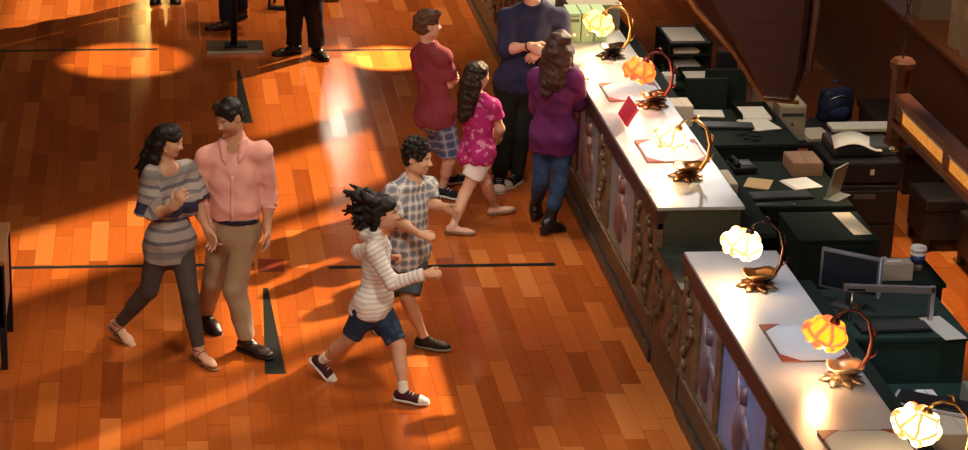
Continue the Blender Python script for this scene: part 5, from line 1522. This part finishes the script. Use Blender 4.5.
# woman with the purple jumper
p = Person('person', 'woman with long wavy hair, purple jumper, jeans and black boots at the counter', (2.95, 16.795, 0), 1.64, dict(
    head=(0.037, 0.02, 1.47), neck=(0.032, 0.03, 1.289),
    shL=(-0.117, 0.07, 1.201), shR=(0.136, -0.08, 1.242), elL=(-0.091, 0.12, 0.949), elR=(0.202, 0.02, 1.008), wrL=(0.085, 0.26, 0.936), wrR=(0.212, 0.2, 1.127),
    hdL=(0.8, 0.5, 0.1), hdR=(0.55, 0.75, 0.1),
    hpL=(-0.05, 0.04, 0.776), hpR=(0.088, -0.04, 0.8), knL=(-0.057, 0.04, 0.4), knR=(0.067, -0.05, 0.389), anL=(-0.05, 0.273, 0.115), anR=(0.005, -0.067, 0.115),
    toL=(0.25, 0.92, -0.28), toR=(0.72, 0.62, -0.28)),
    face=(0.50, 0.84, -0.18), up=(0.03, -0.02, 1), female=True, curl=(0.3, 0.3), palm=(None, (0.3, 0.1, -0.9)))
p.body(SK_FAIR, ears=False)
p.top('purple_jumper', fabric('purple_knit', (0.10, 0.014, 0.085), var=0.2), hem=0.085, flare=0.014, sleeve=(1.8, 1.85), ease=0.018, sleeve_ease=0.024, cuff_flare=0.008, neck=0.066, fold=(0.006, 42))
p.bottoms('jeans', blotched('blue_denim', (0.026, 0.052, 0.13), (0.045, 0.095, 0.21), 12.0, 0.45, 0.7), 1.7, 0.006, 0.004, fold=(0.004, 55))
for q in 'LR':
    p.shoe(q, BLACK_LEATHER, BLACK_LEATHER, 'boot')
ex = []
rs = random.Random(21)
for i in range(15):
    a = -2.3 + 4.6 * i / 14
    x0, y0 = 0.33 * math.sin(a), -0.08 - 0.34 * math.cos(a)
    pts = [(x0 * 0.7, y0 * 0.8, 0.25)]
    ln = 1.95 + rs.uniform(-0.3, 0.2)
    for k in (0.25, 0.5, 0.75, 1.0):
        pts.append((x0 * (1.08 + 0.15 * math.sin(k * 3)) + 0.06 * math.sin(k * 10 + i * 1.7), y0 * 1.1 - 0.06 + 0.05 * math.cos(k * 11 + i), 0.2 - ln * k))
    ex.append((pts, (0.17, 0.16, 0.15, 0.13, 0.05), 0.012))
p.hair(hair_mat('wavy_brown_hair', (0.045, 0.018, 0.012)), 'long', ex, 0.006, 90)

# three more people at the top edge, seen from the knees down
def visitor(label, loc, J, face, trouser, shoe_m, coat, S=1.76, trouser_len=1.95):
    p = Person('person', label, loc, S, J, face, curl=(0.4, 0.4))
    p.body(SK_TAN)
    p.bottoms('trousers', trouser, trouser_len, 0.018, 0.02, knee=0.012, fold=(0.008, 40))
    p.top('jacket', coat, hem=0.06, flare=0.03, sleeve=(1.9, 1.9), ease=0.024, sleeve_ease=0.026, neck=0.06, fold=(0.006, 40))
    for q in 'LR':
        p.shoe(q, shoe_m, BLACK_LEATHER, 'shoe')
    p.hair(H_DARK, 'short', [], 0.005, 120, 0.2)
    return p
DARKT = fabric('black_trousers', (0.010, 0.010, 0.012))
COATM = fabric('black_coat', (0.012, 0.012, 0.015))
def stand(S, f, feet, lean=0.0):
    """upright pose over two given feet; f = facing angle"""
    fx, fy = math.sin(f), math.cos(f); lx, ly = -fy, fx
    (ax, ay, af), (bx, by, bf) = feet
    cx, cy = (ax + bx) / 2, (ay + by) / 2
    def at(l, fw, z): return (cx + lx * l + fx * fw, cy + ly * l + fy * fw, z * S)
    return dict(head=at(0, 0.04, 0.93), neck=at(0, 0, 0.835), shL=at(0.19, 0, 0.805), shR=at(-0.19, 0, 0.805), elL=at(0.25, -0.03, 0.62), elR=at(-0.25, -0.03, 0.62),
                wrL=at(0.23, 0.09, 0.49), wrR=at(-0.23, 0.09, 0.49), hdL=(fx * .3, fy * .3, -1), hdR=(fx * .3, fy * .3, -1),
                hpL=at(0.09, 0, 0.52), hpR=at(-0.09, 0, 0.52), knL=(ax * .8 + cx * .2 + fx * .04, ay * .8 + cy * .2 + fy * .04, 0.285 * S), knR=(bx * .8 + cx * .2 + fx * .04, by * .8 + cy * .2 + fy * .04, 0.285 * S),
                anL=(ax, ay, 0.085), anR=(bx, by, 0.085), toL=(math.sin(af), math.cos(af), 0), toR=(math.sin(bf), math.cos(bf), 0))
visitor('person in black trousers right of the flat stand base, cut off at the thighs', (1.378, 21.714, 0),
        stand(1.76, 3.6, ((0.137, 0.03, 0.07)[:2] + (2.75,), (-0.08, 0.109, 0.07)[:2] + (4.4,))), (-0.3, -0.95, 0), DARKT, BLACK_LEATHER, COATM)
visitor('person half hidden behind the black stand pole, cut off at the knees', (0.744, 22.875, 0),
        stand(1.74, 4.0, ((0.092, 0.307, 0.07)[:2] + (4.0,), (-0.064, -0.112, 0.07)[:2] + (4.5,))), (-0.8, -0.6, 0), fabric('dark_blue_jeans', (0.016, 0.022, 0.045)), mat('brown_shoe', (0.06, 0.025, 0.015), 0.4), COATM)
visitor('person of whom only two dark shoe tips show at the top edge', (0.077, 23.94, 0),
        stand(1.74, 3.14, ((0.084, -0.003, 0.07)[:2] + (3.0,), (-0.094, 0.004, 0.07)[:2] + (3.3,))), (0, -1, 0), DARKT, BLACK_LEATHER, COATM)
# ---------------------------------------------------------------- light, camera
def aim(o, target):
    o.rotation_euler = (Vector(target) - o.location).to_track_quat('-Z', 'Y').to_euler()
def lamp(kind, name, loc, target, energy, color, **kw):
    l = bpy.data.lights.new(name, kind); l.energy = energy; l.color = color
    for k, v in kw.items(): setattr(l, k, v)
    o = bpy.data.objects.new(name, l); COL.objects.link(o); o.location = loc
    aim(o, target)
    return o
lamp('SUN', 'sun', tuple(sun_dir * 30), (0, 0, 0), 11.0, (1.0, 0.74, 0.45), angle=math.radians(1.0))
# warm downlights over the walkway; the last is added to brighten the far floor
for x_, y_, e in ((-1.8, 21.0, 110), (1.4, 21.5, 300), (-1.4, 14.6, 200), (1.2, 14.6, 420), (0.4, 10.8, 300), (2.4, 17.6, 420), (2.2, 24.5, 2600)):
    lamp('SPOT', 'downlight', (x_, y_, 8.6), (x_, y_, 0), e, (1.0, 0.74, 0.50), spot_size=math.radians(46), spot_blend=0.9, shadow_soft_size=0.4)
# unseen spots added to brighten the staff floor, the desks and the counter
for p_, t_, e, c_, sz in (((5.6, 14.6, 5.5), (5.5, 15.3, 0), 1000, (1.0, 0.72, 0.42), 30), ((5.0, 15.6, 6.5), (4.9, 16.6, 0.7), 480, (1.0, 0.88, 0.70), 44), ((4.6, 11.5, 6.0), (4.5, 12.8, 0.7), 320, (0.85, 0.92, 1.0), 40),
                         ((3.5, 16.5, 6.5), (3.5, 16.5, 1.1), 25, (1.0, 0.92, 0.85), 40), ((3.5, 12.0, 6.0), (3.5, 12.0, 1.1), 60, (0.85, 0.92, 1.0), 40), ((1.2, 12.2, 5.5), (3.2, 12.4, 0.6), 420, (0.95, 0.94, 1.0), 30), ((1.0, 17.0, 6.0), (3.2, 15.6, 0.6), 420, (1.0, 0.92, 0.84), 38)):
    lamp('SPOT', 'added_small_spot', p_, t_, e, c_, spot_size=math.radians(sz), spot_blend=0.8, shadow_soft_size=0.12)
lamp('SPOT', 'rim_spot', (6.6, 24.5, 5.2), (2.7, 17.0, 1.3), 550, (1.0, 0.90, 0.78), spot_size=math.radians(24), spot_blend=0.6, shadow_soft_size=0.15)  # unseen spot added to rim the people at the counter
lamp('SPOT', 'side_fill_spot', (5.6, 18.2, 7.6), (0.4, 14.4, 1.0), 1500, (1.0, 0.84, 0.66), spot_size=math.radians(24), spot_blend=0.9, shadow_soft_size=0.35)  # unseen spot added to light the couple from the right
lamp('SPOT', 'walkway_fill_spot', (0.3, 9.5, 8.2), (2.5, 16.6, 1.0), 1100, (1.0, 0.88, 0.74), spot_size=math.radians(24), spot_blend=0.9, shadow_soft_size=0.5)  # added fill for the group by the counter, no fixture there
lamp('SPOT', 'shelf_fill_spot', (4.9, 16.5, 5.0), (6.4, 18.0, 1.5), 160, (1.0, 0.80, 0.58), spot_size=math.radians(40), spot_blend=0.9, shadow_soft_size=0.1)  # unseen spot added to lift the file boxes
lamp('SPOT', 'front_fill_spot', (4.0, 8.0, 8.0), (0.9, 14.0, 0.9), 1000, (1.0, 0.86, 0.70), spot_size=math.radians(34), spot_blend=0.9, shadow_soft_size=0.5)  # added spot that fills the fronts of the couple and the runners
# unseen narrow spots added to make the pools of light by the far bars
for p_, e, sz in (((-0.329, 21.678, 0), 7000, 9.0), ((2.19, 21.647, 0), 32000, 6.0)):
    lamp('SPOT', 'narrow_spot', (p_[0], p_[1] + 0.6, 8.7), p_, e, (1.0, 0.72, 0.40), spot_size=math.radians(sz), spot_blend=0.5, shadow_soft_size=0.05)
lamp('AREA', 'gallery_fill', (-2.5, 3.0, 8.6), (0.3, 15.0, 0.0), 480, (1.0, 0.80, 0.62), shape='RECTANGLE', size=3.0, size_y=2.0)

w = bpy.data.worlds.new('hall_air'); SC.world = w; w.use_nodes = True
w.node_tree.nodes['Background'].inputs[0].default_value = (0.80, 0.85, 1.0, 1)
w.node_tree.nodes['Background'].inputs[1].default_value = 1.1

cam = bpy.data.cameras.new('camera'); co = bpy.data.objects.new('camera', cam); COL.objects.link(co)
TH = math.radians(20.0); FPX = 2349.093; PHI = 0.039981
co.location = (0, 0, 6.2)
co.rotation_euler = (PI / 2 - TH, 0, -PHI)
cam.sensor_fit = 'HORIZONTAL'; cam.sensor_width = 36.0
cam.lens = FPX / 968.0 * 36.0
cam.shift_x = (484.0 - 250.0) / 968.0
cam.clip_end = 200
SC.camera = co
vs = SC.view_settings
vs.view_transform = 'Standard'; vs.look = 'None'; vs.exposure = 0.25; vs.gamma = 1.0; vs.use_curve_mapping = False
